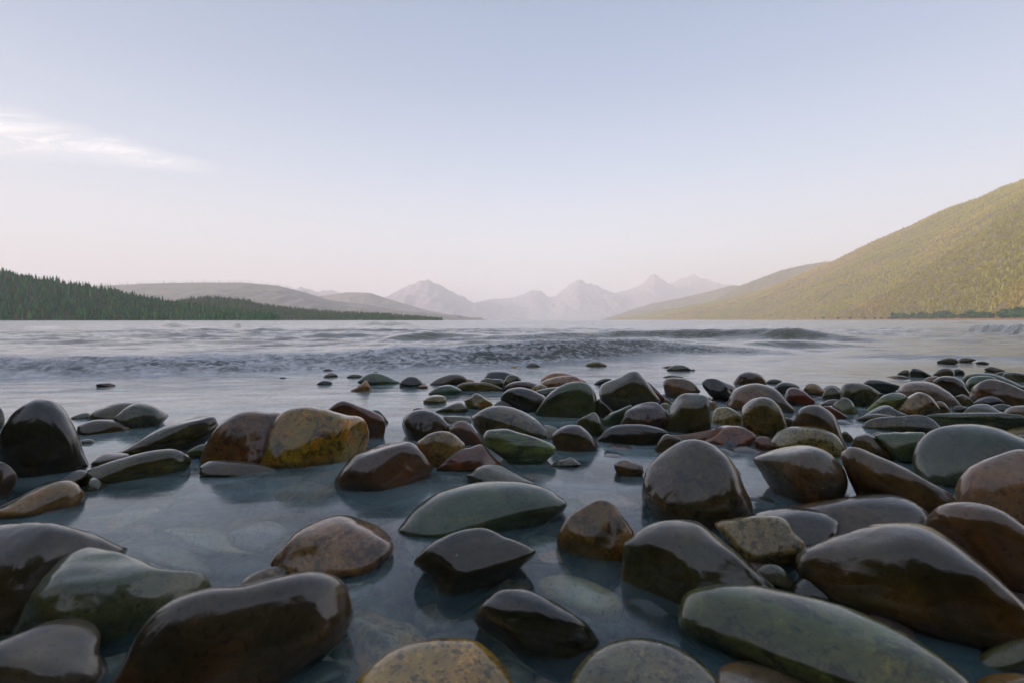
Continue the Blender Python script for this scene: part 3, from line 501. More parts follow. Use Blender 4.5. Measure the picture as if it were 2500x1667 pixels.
S('D', 523, 'streaked', 'green', .6, 'slanting bright olive green stone beside the ochre dome', [(925,525),(1000,450),(1090,385),(1190,358),(1270,370),(1295,405),(1240,490),(1110,512),(1000,540)])
S('D', 553, 'mottled', (.21,.15,.075), .7, 'ochre and olive mottled dome stone in front of the big lilac pink stone', [(1205,495),(1250,420),(1320,365),(1410,347),(1500,375),(1560,440),(1592,520),(1510,570),(1350,572),(1240,530)])
S('D', 557, 'rough', 'tan', .8, 'small tan egg stone leaning on the ochre mottled dome', [(1515,475),(1560,440),(1620,440),(1680,490),(1702,542),(1650,566),(1560,555)])
S('D', 465, 'smooth', 'lilac', .7, 'big lilac pink stone with a pale smooth top, right bank', [(1218,345),(1250,290),(1330,262),(1450,258),(1550,280),(1640,330),(1720,390),(1762,472),(1650,490),(1480,450),(1300,410)])
S('D', 583, 'speckled', 'blue', .7, 'slate blue stone with an orange patch, below the slanting green one', [(928,560),(1000,500),(1080,470),(1150,475),(1220,520),(1305,562),(1200,592),(1050,590)])
S('D', 622, 'smooth', 'brown', .7, 'low mauve brown stone left of the slate blue one', [(828,612),(920,560),(1030,545),(1180,565),(1225,582),(1100,606),(950,630)])
S('D', 712, 'mottled', (.12,.10,.08), .5, 'long dark mottled stone running into the grey green slab', [(895,655),(980,600),(1120,575),(1260,570),(1400,555),(1500,580),(1575,645),(1565,705),(1400,728),(1150,728),(980,708)], cuts=3)
S('D', 690, 'streaked', (.10,.125,.11), .3, 'long flat grey green slab at the right edge', [(1475,575),(1560,545),(1800,540),(2100,538),(2250,550),(2352,570),(2410,645),(2200,700),(2000,690),(1700,672),(1560,650)], cuts=2)
S('D', 385, 'smooth', 'dbrown', .8, 'dark brown dome stone behind the big lilac pink one', [(1528,265),(1580,225),(1650,210),(1740,220),(1810,260),(1850,330),(1862,388),(1760,392),(1640,340)])
S('D', 220, 'smooth', 'brown', .8, 'brown rounded stone in the farthest row, left of two touching', [(1536,204),(1580,155),(1640,135),(1700,145),(1732,185),(1700,218),(1600,224)])
S('D', 205, 'smooth', 'char', .8, 'dark rounded stone in the farthest row, right of two touching', [(1706,165),(1760,145),(1812,165),(1812,202),(1740,209)])
S('D', 224, 'smooth', 'char', .7, 'dark stone with a curled shiny end in the far right row', [(1318,178),(1350,138),(1410,145),(1470,175),(1524,212),(1450,228),(1360,228),(1322,202)], cuts=3)
S('D', 206, 'mottled', 'olive', .8, 'small mottled green stone left of the curled dark one', [(1216,192),(1260,160),(1320,158),(1332,200),(1260,209)])
S('D', 96, 'smooth', 'olive', .8, 'lone olive stone furthest out near the right side of the lake', [(1566,88),(1620,55),(1690,42),(1750,60),(1762,90),(1660,101)])
S('D', 82, 'smooth', 'brown', .8, 'low brown stone awash right of the lone olive one', [(1756,76),(1800,50),(1860,48),(1925,66),(1850,88)])
S('D', 100, 'smooth', 'char', .8, 'tiny dark stone right of the low brown one far out', [(1915,94),(1950,80),(1990,78),(2042,98),(1970,105)])
S('D', 174, 'smooth', 'brown', .8, 'lone brown stone sloping right, above the teal boulder', [(1992,152),(2050,122),(2120,140),(2185,162),(2080,180)])
S('D', 315, 'smooth', (.085,.125,.12), .5, 'long teal boulder in the far right row', [(1798,245),(1840,195),(1950,183),(2080,195),(2200,235),(2300,280),(2360,315),(2300,340),(2050,320),(1870,300)], name='boulder')
S('D', 372, 'smooth', (.09,.125,.11), .8, 'rounded teal stone in front of the long teal boulder', [(1826,285),(1870,225),(1960,208),(2060,215),(2104,252),(2020,310),(1920,375),(1850,365)])
S('D', 205, 'smooth', 'teal', .8, 'small teal stone behind the long teal boulder', [(2096,198),(2150,172),(2232,175),(2200,210)])
S('D', 275, 'mottled', 'olive', .7, 'mottled olive stone behind the long teal boulder at the right edge', [(2162,218),(2220,175),(2352,185),(2450,220),(2430,290),(2290,270)])
S('D', 465, 'smooth', (.14,.085,.075), .5, 'long purplish brown boulder sloping down to the right edge', [(1866,380),(1900,310),(1980,255),(2080,240),(2200,270),(2352,340),(2480,400),(2510,465),(2352,482),(2200,465),(2050,445),(1900,430)], name='boulder', cuts=2)
S('D', 478, 'smooth', 'dbrown', .8, 'dark grey brown dome below the long purplish boulder', [(1886,465),(1950,410),(2040,383),(2120,400),(2185,455),(2100,488),(1950,488)])
S('D', 562, 'smooth', 'olive', .8, 'olive tan dome behind the grey green slab', [(1796,545),(1860,485),(1940,457),(2030,462),(2100,500),(2155,555),(2000,578),(1850,570)])
S('D', 522, 'smooth', 'blue', .8, 'small blue grey stone right of the olive tan dome', [(2045,485),(2120,460),(2200,465),(2255,492),(2190,535),(2100,520)])
S('D', 562, 'smooth', 'lilac', .8, 'mauve grey stone at the right edge behind the grey green slab', [(2165,545),(2220,490),(2300,475),(2400,480),(2455,545),(2352,578),(2230,570)])
S('D', 232, 'smooth', 'pink', .8, 'thin pink stone awash left of the curled dark one', [(1106,227),(1180,205),(1260,208),(1315,230),(1200,238)])
S('D', 268, 'smooth', 'pink', .8, 'small rose stone behind the big lilac pink one', [(1445,258),(1490,220),(1560,212),(1604,230),(1545,268),(1480,272)])
S('D', 532, 'smooth', 'brown', .8, 'small brown stone between the tan egg and the olive tan dome', [(1696,505),(1760,475),(1834,492),(1805,535),(1730,540)])
S('D', 716, 'streaked', 'pale', .6, 'pale angular rock with a shiny facet behind the big slate boulder', [(1285,698),(1320,640),(1370,608),(1440,620),(1545,680),(1555,705),(1430,726),(1320,722)], cuts=6, name='rock')
S('D', 725, 'smooth', 'pink', .8, 'pink stone at the right edge above the big slate boulder', [(2185,705),(2250,665),(2352,660),(2450,690),(2420,728),(2260,736)])
S('D', 780, 'smooth', 'teal', .8, 'low teal stone at the right edge under the pink one', [(2250,760),(2300,735),(2352,732),(2440,760),(2400,800),(2300,800)])
S('D', 475, 'mottled', 'olive', .8, 'dark mottled stone wedged right of the big lilac pink one', [(1735,410),(1760,385),(1820,378),(1892,430),(1885,475),(1790,480)])
S('V', 1115, 'smooth', (.070,.078,.082), .7, 'big dark slate boulder with a bluish top at the right', [(2096,1050),(2120,1005),(2160,980),(2220,972),(2280,978),(2340,1000),(2400,1030),(2425,1075),(2360,1118),(2250,1135),(2150,1120),(2106,1085)], name='boulder')
S('D', 985, 'smooth', (.09,.11,.095), .6, 'dark grey green stone tucked left of the big slate boulder', [(1005,745),(1080,720),(1250,712),(1450,720),(1460,800),(1520,920),(1490,1010),(1300,990),(1180,940),(1090,840)], cuts=3)
S('D', 935, 'smooth', 'brown', .65, 'brown peaked stone above the red brown wedge', [(796,840),(840,750),(900,725),(970,735),(1030,780),(1100,850),(1195,955),(1050,955),(890,905)], cuts=4)
S('V', 1176, 'smooth', (.15,.075,.05), .5, 'big red brown wedge shaped boulder pointing down to the right', [(1930,1048),(1945,1032),(1970,1028),(2010,1042),(2060,1062),(2120,1095),(2180,1128),(2196,1162),(2140,1195),(2040,1192),(1983,1158),(1950,1095)], cuts=4, name='boulder')
S('V', 1195, 'smooth', (.27,.19,.20), .7, 'large pink mauve boulder cut off by the right edge', [(2190,1150),(2205,1100),(2240,1065),(2300,1040),(2352,1030),(2430,1055),(2460,1150),(2390,1210),(2290,1200),(2215,1180)], name='boulder')
S('D', 803, 'smooth', 'olive', .7, 'small olive stone right of the tall glossy purple dome', [(715,725),(760,710),(825,775),(800,815),(740,800)])
S('D', 745, 'smooth', 'pink', .8, 'tiny mauve stone between the pool and the grey green stone', [(985,738),(1040,710),(1095,722),(1060,750)])
S('D', 695, 'smooth', 'purple', .8, 'dim purple stone left of the tall glossy purple dome', [(190,592),(240,583),(292,610),(295,690),(210,705)])
S('D', 862, 'smooth', 'red', .8, 'dark red stone left of the speckled granite oval', [(-70,800),(-20,740),(40,742),(92,810),(105,850),(0,872)])
S('D', 660, 'smooth', 'teal', .8, 'thin teal stone showing between the slab and the big slate boulder', [(1775,642),(1800,620),(1860,613),(1925,625),(1950,645),(1900,668),(1800,664)])
# --- foreground right
S('H', 505, 'smooth', (.12,.10,.12), .8, 'low slate stone with a blue lilac sheen beneath the pink mauve boulder', [(360,430),(500,340),(800,275),(1050,240),(1250,252),(1400,320),(1465,400),(1370,480),(1000,550),(750,545),(480,490)])
S('H', 715, 'speckled', (.34,.28,.16), .7, 'pale yellow speckled stone between two huge dark boulders', [(-40,450),(100,415),(250,402),(400,405),(470,440),(520,520),(592,590),(570,660),(490,735),(380,750),(200,710),(50,580)], cuts=3)
S('H', 1140, 'smooth', (.075,.048,.026), .6, 'huge dark brown boulder with a golden left edge, lower right', [(512,730),(570,650),(700,600),(900,530),(1100,475),(1300,457),(1450,485),(1600,570),(1750,690),(1900,830),(2050,960),(2150,1080),(2200,1260),(1950,1310),(1600,1270),(1200,1170),(900,1060),(650,930),(530,830)], name='boulder', cuts=3)
S('H', 880, 'smooth', (.17,.085,.065), .7, 'large reddish brown boulder at the right edge under the pink mauve one', [(1435,460),(1480,370),(1560,320),(1680,303),(1850,320),(1990,370),(2121,460),(2250,560),(2270,800),(2121,900),(1950,880),(1800,760),(1650,640),(1500,540)], name='boulder')
S('V', 1555, 'rough', (.105,.115,.065), .6, 'long olive green oval boulder with a pale wet top, bottom right', [(1562,1410),(1580,1365),(1630,1345),(1720,1343),(1820,1360),(1920,1385),(2010,1420),(2100,1470),(2185,1540),(2180,1600),(2060,1620),(1880,1590),(1720,1540),(1610,1490),(1570,1455)], name='boulder')
S('H', 1660, 'smooth', (.16,.12,.13), .8, 'mauve stone cut by the bottom edge under the long olive oval', [(-10,1500),(60,1430),(200,1410),(400,1420),(600,1460),(760,1530),(870,1600),(700,1720),(300,1740),(40,1670)])
S('H', 1660, 'smooth', 'tan', .8, 'tan stone in the bottom right corner', [(1770,1580),(1850,1510),(1980,1490),(2100,1500),(2200,1560),(2120,1690),(1900,1700)])
S('H', 1450, 'smooth', 'olive', .7, 'dark green stone at the right edge just above the corner', [(1775,1410),(1900,1310),(2121,1240),(2260,1250),(2260,1440),(2050,1490),(1850,1480)])
S('H', 885, 'smooth', 'grey', .8, 'small wet grey stone filling the gap left of the huge brown boulder', [(240,800),(300,735),(400,742),(492,830),(475,895),(330,865)])
S('G', 935, 'smooth', (.06,.055,.04), .7, 'huge dark boulder with a bright rim right of the orange brown dome', [(1038,610),(1080,560),(1180,490),(1300,445),(1450,427),(1560,435),(1650,500),(1750,580),(1850,650),(1990,760),(2085,865),(2020,980),(1800,990),(1500,1000),(1250,990),(1100,910),(1045,790)], cuts=3, name='boulder')
S('G', 650, 'rough', (.21,.115,.055), .8, 'orange brown dome stone with a glowing face, standing in dark water', [(578,560),(600,490),(660,400),(740,340),(830,290),(890,283),(960,310),(1020,380),(1080,470),(1112,530),(1090,620),(1050,700),(950,790),(800,795),(680,710),(600,630)], cuts=3)
S('V', 1345, 'smooth', (.05,.038,.024), .7, 'angular black rock with a shiny top in the central foreground pool', [(952,1287),(990,1250),(1050,1222),(1110,1213),(1160,1233),(1215,1255),(1228,1272),(1180,1315),(1120,1360),(1070,1390),(1020,1375),(1000,1330),(965,1305)], cuts=7, name='rock')
S('G', 1310, 'streaked', (.055,.05,.04), .6, 'dark ribbed oval stone slanting down to the right, central foreground', [(-5,1110),(60,1000),(180,920),(330,912),(480,960),(650,1060),(780,1150),(842,1250),(835,1330),(730,1420),(560,1440),(350,1370),(150,1260),(30,1190)], cuts=3)
S('G', 1660, 'speckled', (.15,.155,.125), .9, 'big round grey stone cut by the bottom edge, centre right', [(685,1580),(740,1440),(850,1330),(1000,1262),(1180,1250),(1350,1280),(1500,1360),(1620,1470),(1690,1580),(1600,1750),(1200,1800),(800,1750)])
S('G', 1110, 'smooth', (.42,.34,.28), .8, 'pale beige slab stone under water in the central foreground', [(420,840),(470,780),(600,760),(760,800),(920,870),(1020,940),(1030,1030),(980,1110),(850,1100),(650,1000),(480,920)], sub=.05, group=SUBG)
S('G', 735, 'smooth', (.36,.28,.25), .8, 'small pinkish stone under water above the pale beige slab', [(440,670),(500,640),(620,650),(690,700),(600,742),(480,724)], sub=.05, group=SUBG)
S('G', 1200, 'smooth', 'dbrown', .8, 'dark brown stone under water beneath the huge rimmed boulder', [(1040,1000),(1120,950),(1300,980),(1440,1060),(1440,1180),(1250,1210),(1100,1150)], sub=.05, group=SUBG)
S('F', 1650, 'speckled', (.38,.25,.10), .9, 'big golden tan boulder cut by the bottom edge, centre', [(765,1590),(860,1460),(960,1370),(1120,1290),(1300,1255),(1500,1252),(1640,1290),(1740,1390),(1825,1500),(1860,1620),(1700,1800),(1200,1850),(850,1750)], name='boulder')
S('F', 1350, 'mottled', (.42,.29,.19), .9, 'large orange tan slab under water right of the long brown boulder', [(620,810),(750,790),(880,790),(1000,840),(1180,890),(1260,970),(1330,1100),(1390,1240),(1200,1260),(1000,1340),(800,1360),(740,1200),(740,1000),(700,880)], sub=.035, group=SUBG, cuts=3)
S('F', 745, 'rough', (.26,.16,.12), .8, 'broad sandstone rock with a rippled wet top, half under water', [(205,725),(260,620),(380,500),(560,410),(760,385),(900,400),(1005,435),(1030,600),(960,690),(850,770),(650,800),(400,780)], cuts=7, name='rock')
S('F', 560, 'smooth', 'pink', .8, 'pink stone under water between the sandstone rock and the green oval', [(890,400),(950,310),(1100,260),(1190,290),(1130,380),(1110,440),(1180,550),(1100,540),(950,450)], sub=.04, group=SUBG)
S('F', 865, 'rough', (.2,.16,.12), .7, 'small flaky tan rock on the far side of the long brown boulder', [(-30,865),(60,790),(180,750),(260,745),(320,765),(260,830),(100,905),(0,925)], cuts=6, name='rock')
S('V', 1560, 'smooth', 'grey', .8, 'blurred grey stone low between the two boulders at the bottom edge', [(640,1570),(680,1530),(740,1515),(800,1530),(810,1570),(760,1620),(680,1620)], sub=.03, group=SUBG)
# --- foreground left
S('E', 930, 'smooth', (.075,.052,.038), .8, 'huge dark brown boulder at the left edge behind the angular green one', [(-250,220),(0,175),(150,165),(300,170),(500,200),(700,250),(860,310),(980,370),(1045,405),(950,520),(750,720),(550,920),(300,1100),(0,1160),(-250,1010),(-330,500)], name='boulder')
S('E', 1090, 'smooth', (.10,.13,.115), .65, 'angular grey green boulder with a sharp ridge and wet hollow, lower left', [(170,1080),(260,830),(330,650),(400,520),(520,420),(680,345),(800,350),(950,390),(1100,450),(1300,540),(1450,570),(1620,590),(1720,640),(1775,725),(1720,800),(1450,920),(1250,1030),(1000,1110),(800,1150),(400,1180)], cuts=9, name='boulder')
S('V', 1570, 'smooth', (.075,.05,.042), .55, 'long dark brown boulder with a rounded right end, bottom left', [(260,1590),(295,1490),(340,1420),(400,1375),(480,1350),(560,1345),(640,1325),(720,1313),(780,1332),(808,1385),(806,1435),(765,1490),(660,1560),(560,1630),(380,1680),(270,1650)], name='boulder')
S('E', 1500, 'smooth', (.09,.075,.085), .8, 'blurred slate purple boulder in the bottom left corner', [(-150,1260),(0,1150),(200,1060),(400,970),(560,945),(700,960),(800,1010),(845,1090),(830,1220),(900,1420),(700,1680),(200,1730),(-150,1680)], name='boulder')
S('E', 335, 'smooth', (.30,.25,.30), .8, 'lilac stone under water left of the sandstone rock', [(1860,200),(2000,120),(2200,90),(2352,150),(2330,260),(2150,340),(1950,320)], sub=.03, group=SUBG)
S('E', 450, 'smooth', (.46,.42,.32), .8, 'cream coloured stone under water, left pool', [(1350,240),(1600,220),(1850,250),(1900,340),(2200,400),(2100,450),(1800,430),(1550,370)], sub=.05, group=SUBG)
S('E', 590, 'smooth', (.28,.24,.28), .8, 'mauve grey stone under water behind the angular green boulder', [(1150,420),(1400,350),(1650,480),(1720,600),(1500,590),(1250,520)], sub=.05, group=SUBG)
# --- dark stones low in the gaps of the right bank
S('V', 1245, 'smooth', 'dbrown', .8, 'smooth dark wet stone between the pale speckled stone and the low slate one', [(1690,1215),(1730,1180),(1800,1165),(1880,1172),(1930,1200),(1900,1240),(1800,1255),(1720,1245)])
S('V', 1330, 'smooth', 'char', .8, 'small dark stone low between the long olive oval and the huge brown boulder', [(1815,1350),(1850,1315),(1900,1305),(1960,1325),(1980,1365),(1900,1385),(1840,1375)])
S('V', 1000, 'smooth', 'olive', .8, 'small olive stone showing between the great dome and the wide pale topped oval', [(1195,1000),(1225,978),(1262,975),(1290,992),(1270,1010),(1225,1012)])

# ------------------------------------------------------------------ pebbles covering the lake bed between the stones
def scatter_pebbles():
    v0, f0 = ICO[2]; V, Fc, T = [], [], []; base = 0
    for i in range(2600):
        y = .25 + RNG.rand() ** 1.3 * 6.2; x = (RNG.rand() * 2 - 1) * (1.3 * y + .6); s = RNG.uniform(.018, .055) * (1 + .12 * y)
        v = v0 * (1 + .10 * sines(v0, 1.6, i))[:, None] * np.array([s * RNG.uniform(.8, 1.5), s * RNG.uniform(.7, 1.2), s * RNG.uniform(.35, .6)])
        a = RNG.rand() * 6.28; c, s_ = math.cos(a), math.sin(a); v = v @ np.array([[c, s_, 0], [-s_, c, 0], [0, 0, 1]])
        z = min(bed_z(np.array([x]), np.array([y]))[0] + .02, -.03 - v[:, 2].max())
        V.append(v + [x, y, z]); Fc.append(f0 + base); base += len(v0)
        c3 = np.array(random.choice([(.32,.22,.14), (.44,.33,.22), (.24,.26,.20), (.46,.31,.23), (.2,.16,.12), (.32,.33,.22), (.55,.46,.32)])) * RNG.uniform(.7, 1.3)
        T.append(np.tile([*c3, 1], (len(v0), 1)))
    for i in range(800):
        y = .35 + RNG.rand() ** .8 * 2.6; x = RNG.uniform(.12 * y + .12, 1.35 * y + .5) if i % 5 or y > 1.2 else RNG.uniform(-1.3 * y, -.75 * y - .1)
        s = RNG.uniform(.028, .075) * (1 + .1 * y); v = v0 * (1 + .12 * sines(v0, 1.6, i + 5000))[:, None] * np.array([s * RNG.uniform(.8, 1.4), s, s * RNG.uniform(.5, .8)])
        a = RNG.rand() * 6.28; c, s_ = math.cos(a), math.sin(a); v = v @ np.array([[c, s_, 0], [-s_, c, 0], [0, 0, 1]])
        V.append(v + [x, y, RNG.uniform(-.03, .016) - v[:, 2].max()]); Fc.append(f0 + base); base += len(v0)
        c3 = np.array(random.choice([(.05,.04,.03), (.07,.05,.04), (.05,.055,.05), (.09,.06,.05), (.04,.04,.035)])); T.append(np.tile([*c3, 1], (len(v0), 1)))
    o = mesh_obj('pebble_bed', np.concatenate(V), np.concatenate(Fc), color_attr_mat('pebbles', .5, .9)); attr(o, 'tint', np.concatenate(T), 'FLOAT_COLOR')
    tag(o, 'small mixed pebbles covering the lake bed between the stones', 'pebbles', kind='stuff')
scatter_pebbles()

# ------------------------------------------------------------------ conifers
def conifer(r, tiers=4, sides=7, slim=.2):
    V, Fc = [], []; z0 = .08
    for i in range(tiers):
        a = i / tiers; zb = z0 + (1 - z0) * a * .92; zt = z0 + (1 - z0) * min(1, (i + 1.75) / tiers); rad = slim * (1 - a) ** .85 * r.uniform(.85, 1.15) + .012
        b = len(V); V.append((0, 0, min(zt, 1)))
        for k in range(sides):
            an = 2 * math.pi * (k + r.rand() * .5) / sides; q = rad * r.uniform(.65, 1.25); V.append((q * math.cos(an), q * math.sin(an), zb - .05 * r.rand()))
        for k in range(sides): Fc.append((b, b + 1 + k, b + 1 + (k + 1) % sides))
    return np.array(V), np.array(Fc)
def broadleaf(r, n=26):
    V, Fc = [], []
    for i in range(n):
        d = r.normal(size=3); d /= np.linalg.norm(d); c = d * np.array([.34, .34, .36]) * r.uniform(.3, 1) ** .5 + [0, 0, .56]; b = len(V); s = r.uniform(.09, .17)
        for k in range(5): V.append(tuple(c + r.normal(size=3) * s * .75))
        Fc += [(b, b + 1, b + 2), (b, b + 2, b + 3), (b, b + 3, b + 4), (b, b + 1, b + 3), (b + 1, b + 2, b + 4)]
    return np.array(V), np.array(Fc)
rr_ = np.random.RandomState(3)
CON = [conifer(rr_, 4, 6, s) for s in (.15, .18, .21, .24)]; CON_F = [conifer(rr_, 2, 5, s) for s in (.22, .28, .32)]; BRD = [broadleaf(rr_) for _ in range(4)]
def forest(name, pts, heights, kinds, tints, label, cat='forest'):
    V, Fc, T = [], [], []; base = 0
    for p, h, k, t in zip(pts, heights, kinds, tints):
        v, f = k; a = RNG.rand() * 6.28; c, s = math.cos(a), math.sin(a); q = v @ np.array([[c, s, 0], [-s, c, 0], [0, 0, 1]]) * h
        V.append(q + p); Fc.append(f + base); base += len(v); T.append(np.tile([*t, 1], (len(v), 1)))
    o = mesh_obj(name, np.concatenate(V), np.concatenate(Fc), FOL, smooth=False); attr(o, 'tint', np.concatenate(T), 'FLOAT_COLOR')
    tag(o, label, cat, kind='stuff'); return o
FOL = color_attr_mat('foliage', .85)

def hill(name, sky_pts, d_base, d_ridge, mat, ncol=260, nrow=70, rough=.05, seed=0, base_z=-3, power=1.0, crest_noise=.0, scale='V', tint=None):
    """terrain whose skyline passes through the given points; distances are functions of pixel x"""
    k = 1 / CROPS[scale][2]
    sx = np.array([p[0] for p in sky_pts]) * k; sy = np.array([p[1] for p in sky_pts]) * k
    xs = np.linspace(sx[0], sx[-1], ncol); V = []; T = []
    yy = np.interp(xs, sx, sy)
    ker = np.exp(-np.linspace(-2, 2, 7) ** 2 * (6 if name == 'mountains' else 1)); ker /= ker.sum(); yy = np.convolve(np.pad(yy, 3, mode='edge'), ker, 'valid')
    nb = 14; grid = np.zeros((nrow + nb, ncol, 3))
    for j, (x, y) in enumerate(zip(xs, yy)):
        db, dr_ = d_base(x), d_ridge(x); zr, _ = elev_z(x, y, dr_); a = (x - CX) / F_PX
        for i in range(nrow + nb):
            if i < nrow:
                t = i / (nrow - 1); d = db + (dr_ - db) * t; z = base_z + (zr - base_z) * t ** power
            else:
                t = (i - nrow + 1) / nb; d = dr_ + (dr_ - db + 300) * t * 1.2; z = zr * (1 - t * t) + base_z * t * t
            grid[i, j] = (a * d, d, z)
    G = grid.reshape(-1, 3); hgt = max(G[:, 2].max(), 1)
    wl = np.array([1, .45]) * (6.28 / (hgt * 2.2))
    n = sines(G[:, :2] * wl, 1.0, seed + 1); n2 = sines(G[:, :2] * wl, 3.0, seed + 2); n3 = sines(G[:, :2] * wl, 8.0, seed + 3)
    t = np.tile(np.concatenate([np.linspace(0, 1, nrow), np.linspace(1, 0, nb)])[:, None], (1, ncol)).ravel()
    env = np.sin(np.clip(t, 0, 1) * math.pi) ** .8
    G[:, 2] += hgt * rough * ((1 - np.abs(n)) * 1.2 - .6 + .5 * n2 + .22 * n3) * env + hgt * crest_noise * (n3 + .8 * n2) * t
    G[:, 2] = np.where(t == 0, base_z, G[:, 2])
    o = mesh_obj(name, G, grid_faces(nrow + nb, ncol), mat); tag(o, kind='structure'); return o, G.reshape(nrow + nb, ncol, 3), xs
def sample(G, xs, nrow, n, xa, xb, ta, tb, bias=1.0):
    P = []
    for _ in range(n):
        x = RNG.uniform(xa, xb); j = np.clip(np.interp(x, xs, np.arange(len(xs))), 0, len(xs) - 1.001); t = (ta + (tb - ta) * RNG.rand() ** bias) * (nrow - 1)
        i = min(int(t), nrow - 2); jj = int(j); fi, fj = t - i, j - jj
        P.append((G[i, jj] * (1 - fi) + G[i + 1, jj] * fi) * (1 - fj) + (G[i, jj + 1] * (1 - fi) + G[i + 1, jj + 1] * fi) * fj)
    return np.array(P)
pick = lambda L, n: [L[i] for i in RNG.randint(0, len(L), n)]
def tints(cols, n, var=.25): return [np.array(cols[i]) * RNG.uniform(1 - var, 1 + var) for i in RNG.randint(0, len(cols), n)]

def patch_tints(p, n):
    a = sines(p[:, :2] / 420., 1.0, 301); b = sines(p[:, :2] / 130., 1.0, 302); o = []
    for i in range(n):
        c = np.array([.235, .225, .045]); w1 = min(max(a[i] * .9 + .25, 0), 1); w2 = min(max(b[i] * 1.1 - .35, 0), 1)
        c = c * (1 - w1) + np.array([.31, .235, .07]) * w1; c = c * (1 - w2) + np.array([.31, .23, .075]) * w2
        o.append(c * RNG.uniform(1.05, 1.25))
    return o
# left wooded headland in two steps
m_forest = ground_mat('forest_floor', (.012, .022, .014), (.03, .045, .02), .03)
sk1 = [(-1500, 560), (-600, 575), (-200, 597), (0, 624), (60, 638), (130, 648), (190, 658), (260, 668), (330, 686), (380, 694), (430, 702), (520, 716), (600, 727), (640, 733)]
dbL = lambda x: .45 * np.interp(x, [-1500, 0, 650, 1000], [1150, 1500, 1850, 2300]); drL = lambda x: .45 * np.interp(x, [-1500, 0, 420, 700, 1000], [1700, 2150, 2350, 2050, 2380])
oL, GL, xL = hill('hills', sk1, dbL, drL, m_forest, seed=10, rough=.03, power=.8)
GREEN = [(.024, .112, .048), (.032, .134, .050), (.018, .084, .045), (.054, .138, .040), (.022, .110, .060), (.060, .075, .036), (.016, .066, .038)]
p = sample(GL, xL, 70, 8500, -900, 690, 0, 1); forest('conifer_forest', p - [0, 0, 1], RNG.uniform(5.5, 9.5, len(p)) * (1 + .9 * RNG.rand(len(p)) ** 5), pick(CON, len(p)), tints(GREEN, len(p)), 'dense dark green conifer wood covering the left headland')
sk2 = [(340, 708), (400, 694), (430, 688), (500, 683), (560, 689), (600, 701), (700, 713), (800, 720), (880, 723), (940, 729), (1020, 735)]
dbM = lambda x: .5 * np.interp(x, [300, 1000, 1100], [2100, 2700, 3000]); drM = lambda x: .5 * np.interp(x, [300, 550, 1100], [2900, 3100, 3150])
oM, GM, xM = hill('hills', sk2, dbM, drM, m_forest, seed=20, rough=.03, power=.9)
p = sample(GM, xM, 70, 3600, 370, 1080, 0, 1); forest('conifer_forest', p - [0, 0, 1], RNG.uniform(7.5, 12, len(p)), pick(CON, len(p)), tints([(.026, .075, .036), (.034, .088, .038), (.022, .062, .034), (.05, .092, .036)], len(p)), 'lower conifer wood along the waterline right of the left headland')

# burnt hill behind, pale, with standing dead trunks on its crest
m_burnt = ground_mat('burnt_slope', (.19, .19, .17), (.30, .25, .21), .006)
sk3 = [(120, 668), (240, 657), (350, 652), (450, 650), (560, 650), (640, 657), (700, 672), (760, 691), (830, 698), (900, 711), (1000, 722), (1110, 734)]
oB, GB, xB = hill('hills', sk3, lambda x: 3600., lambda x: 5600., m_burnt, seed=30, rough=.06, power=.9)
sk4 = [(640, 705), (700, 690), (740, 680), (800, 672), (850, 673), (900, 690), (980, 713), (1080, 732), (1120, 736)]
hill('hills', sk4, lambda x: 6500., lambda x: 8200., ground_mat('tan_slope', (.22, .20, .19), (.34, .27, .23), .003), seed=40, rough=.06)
snags = []
p = sample(GB, xB, 70, 420, 230, 800, .93, 1.0); stick = (np.array([(-.03, 0, 0), (.03, 0, 0), (0, .03, 0), (0, 0, 1)]), np.array([(0, 1, 3), (1, 2, 3), (2, 0, 3)]))
forest('dead_forest', p - [0, 0, 2], RNG.uniform(22, 48, len(p)), [stick] * len(p), tints([(.10, .09, .08)], len(p)), 'bare dead trunks standing along the crest of the burnt hill')

# far mountains
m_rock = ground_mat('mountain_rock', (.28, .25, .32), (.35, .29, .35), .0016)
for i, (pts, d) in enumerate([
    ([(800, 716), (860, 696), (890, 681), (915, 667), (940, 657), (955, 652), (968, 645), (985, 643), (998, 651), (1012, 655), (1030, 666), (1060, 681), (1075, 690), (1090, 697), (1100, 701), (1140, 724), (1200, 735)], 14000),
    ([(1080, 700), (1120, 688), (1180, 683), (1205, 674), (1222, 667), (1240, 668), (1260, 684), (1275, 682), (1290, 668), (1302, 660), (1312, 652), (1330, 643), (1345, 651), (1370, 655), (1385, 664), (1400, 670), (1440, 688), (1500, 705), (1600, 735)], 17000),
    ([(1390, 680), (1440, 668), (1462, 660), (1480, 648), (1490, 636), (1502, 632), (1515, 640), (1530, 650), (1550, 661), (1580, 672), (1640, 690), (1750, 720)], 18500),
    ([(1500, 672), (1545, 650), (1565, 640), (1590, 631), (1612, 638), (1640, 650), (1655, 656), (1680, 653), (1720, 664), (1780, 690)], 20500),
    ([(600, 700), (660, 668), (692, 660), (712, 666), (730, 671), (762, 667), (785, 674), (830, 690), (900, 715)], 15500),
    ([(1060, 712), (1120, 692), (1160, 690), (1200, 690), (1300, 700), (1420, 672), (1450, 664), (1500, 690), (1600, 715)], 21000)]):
    hill('mountains', pts, lambda x, d=d: d * 1.2 - 4500., lambda x, d=d: d * 1.2, m_rock, ncol=420, nrow=60, rough=.065, seed=100 + i * 7, crest_noise=.016, power=1.15)

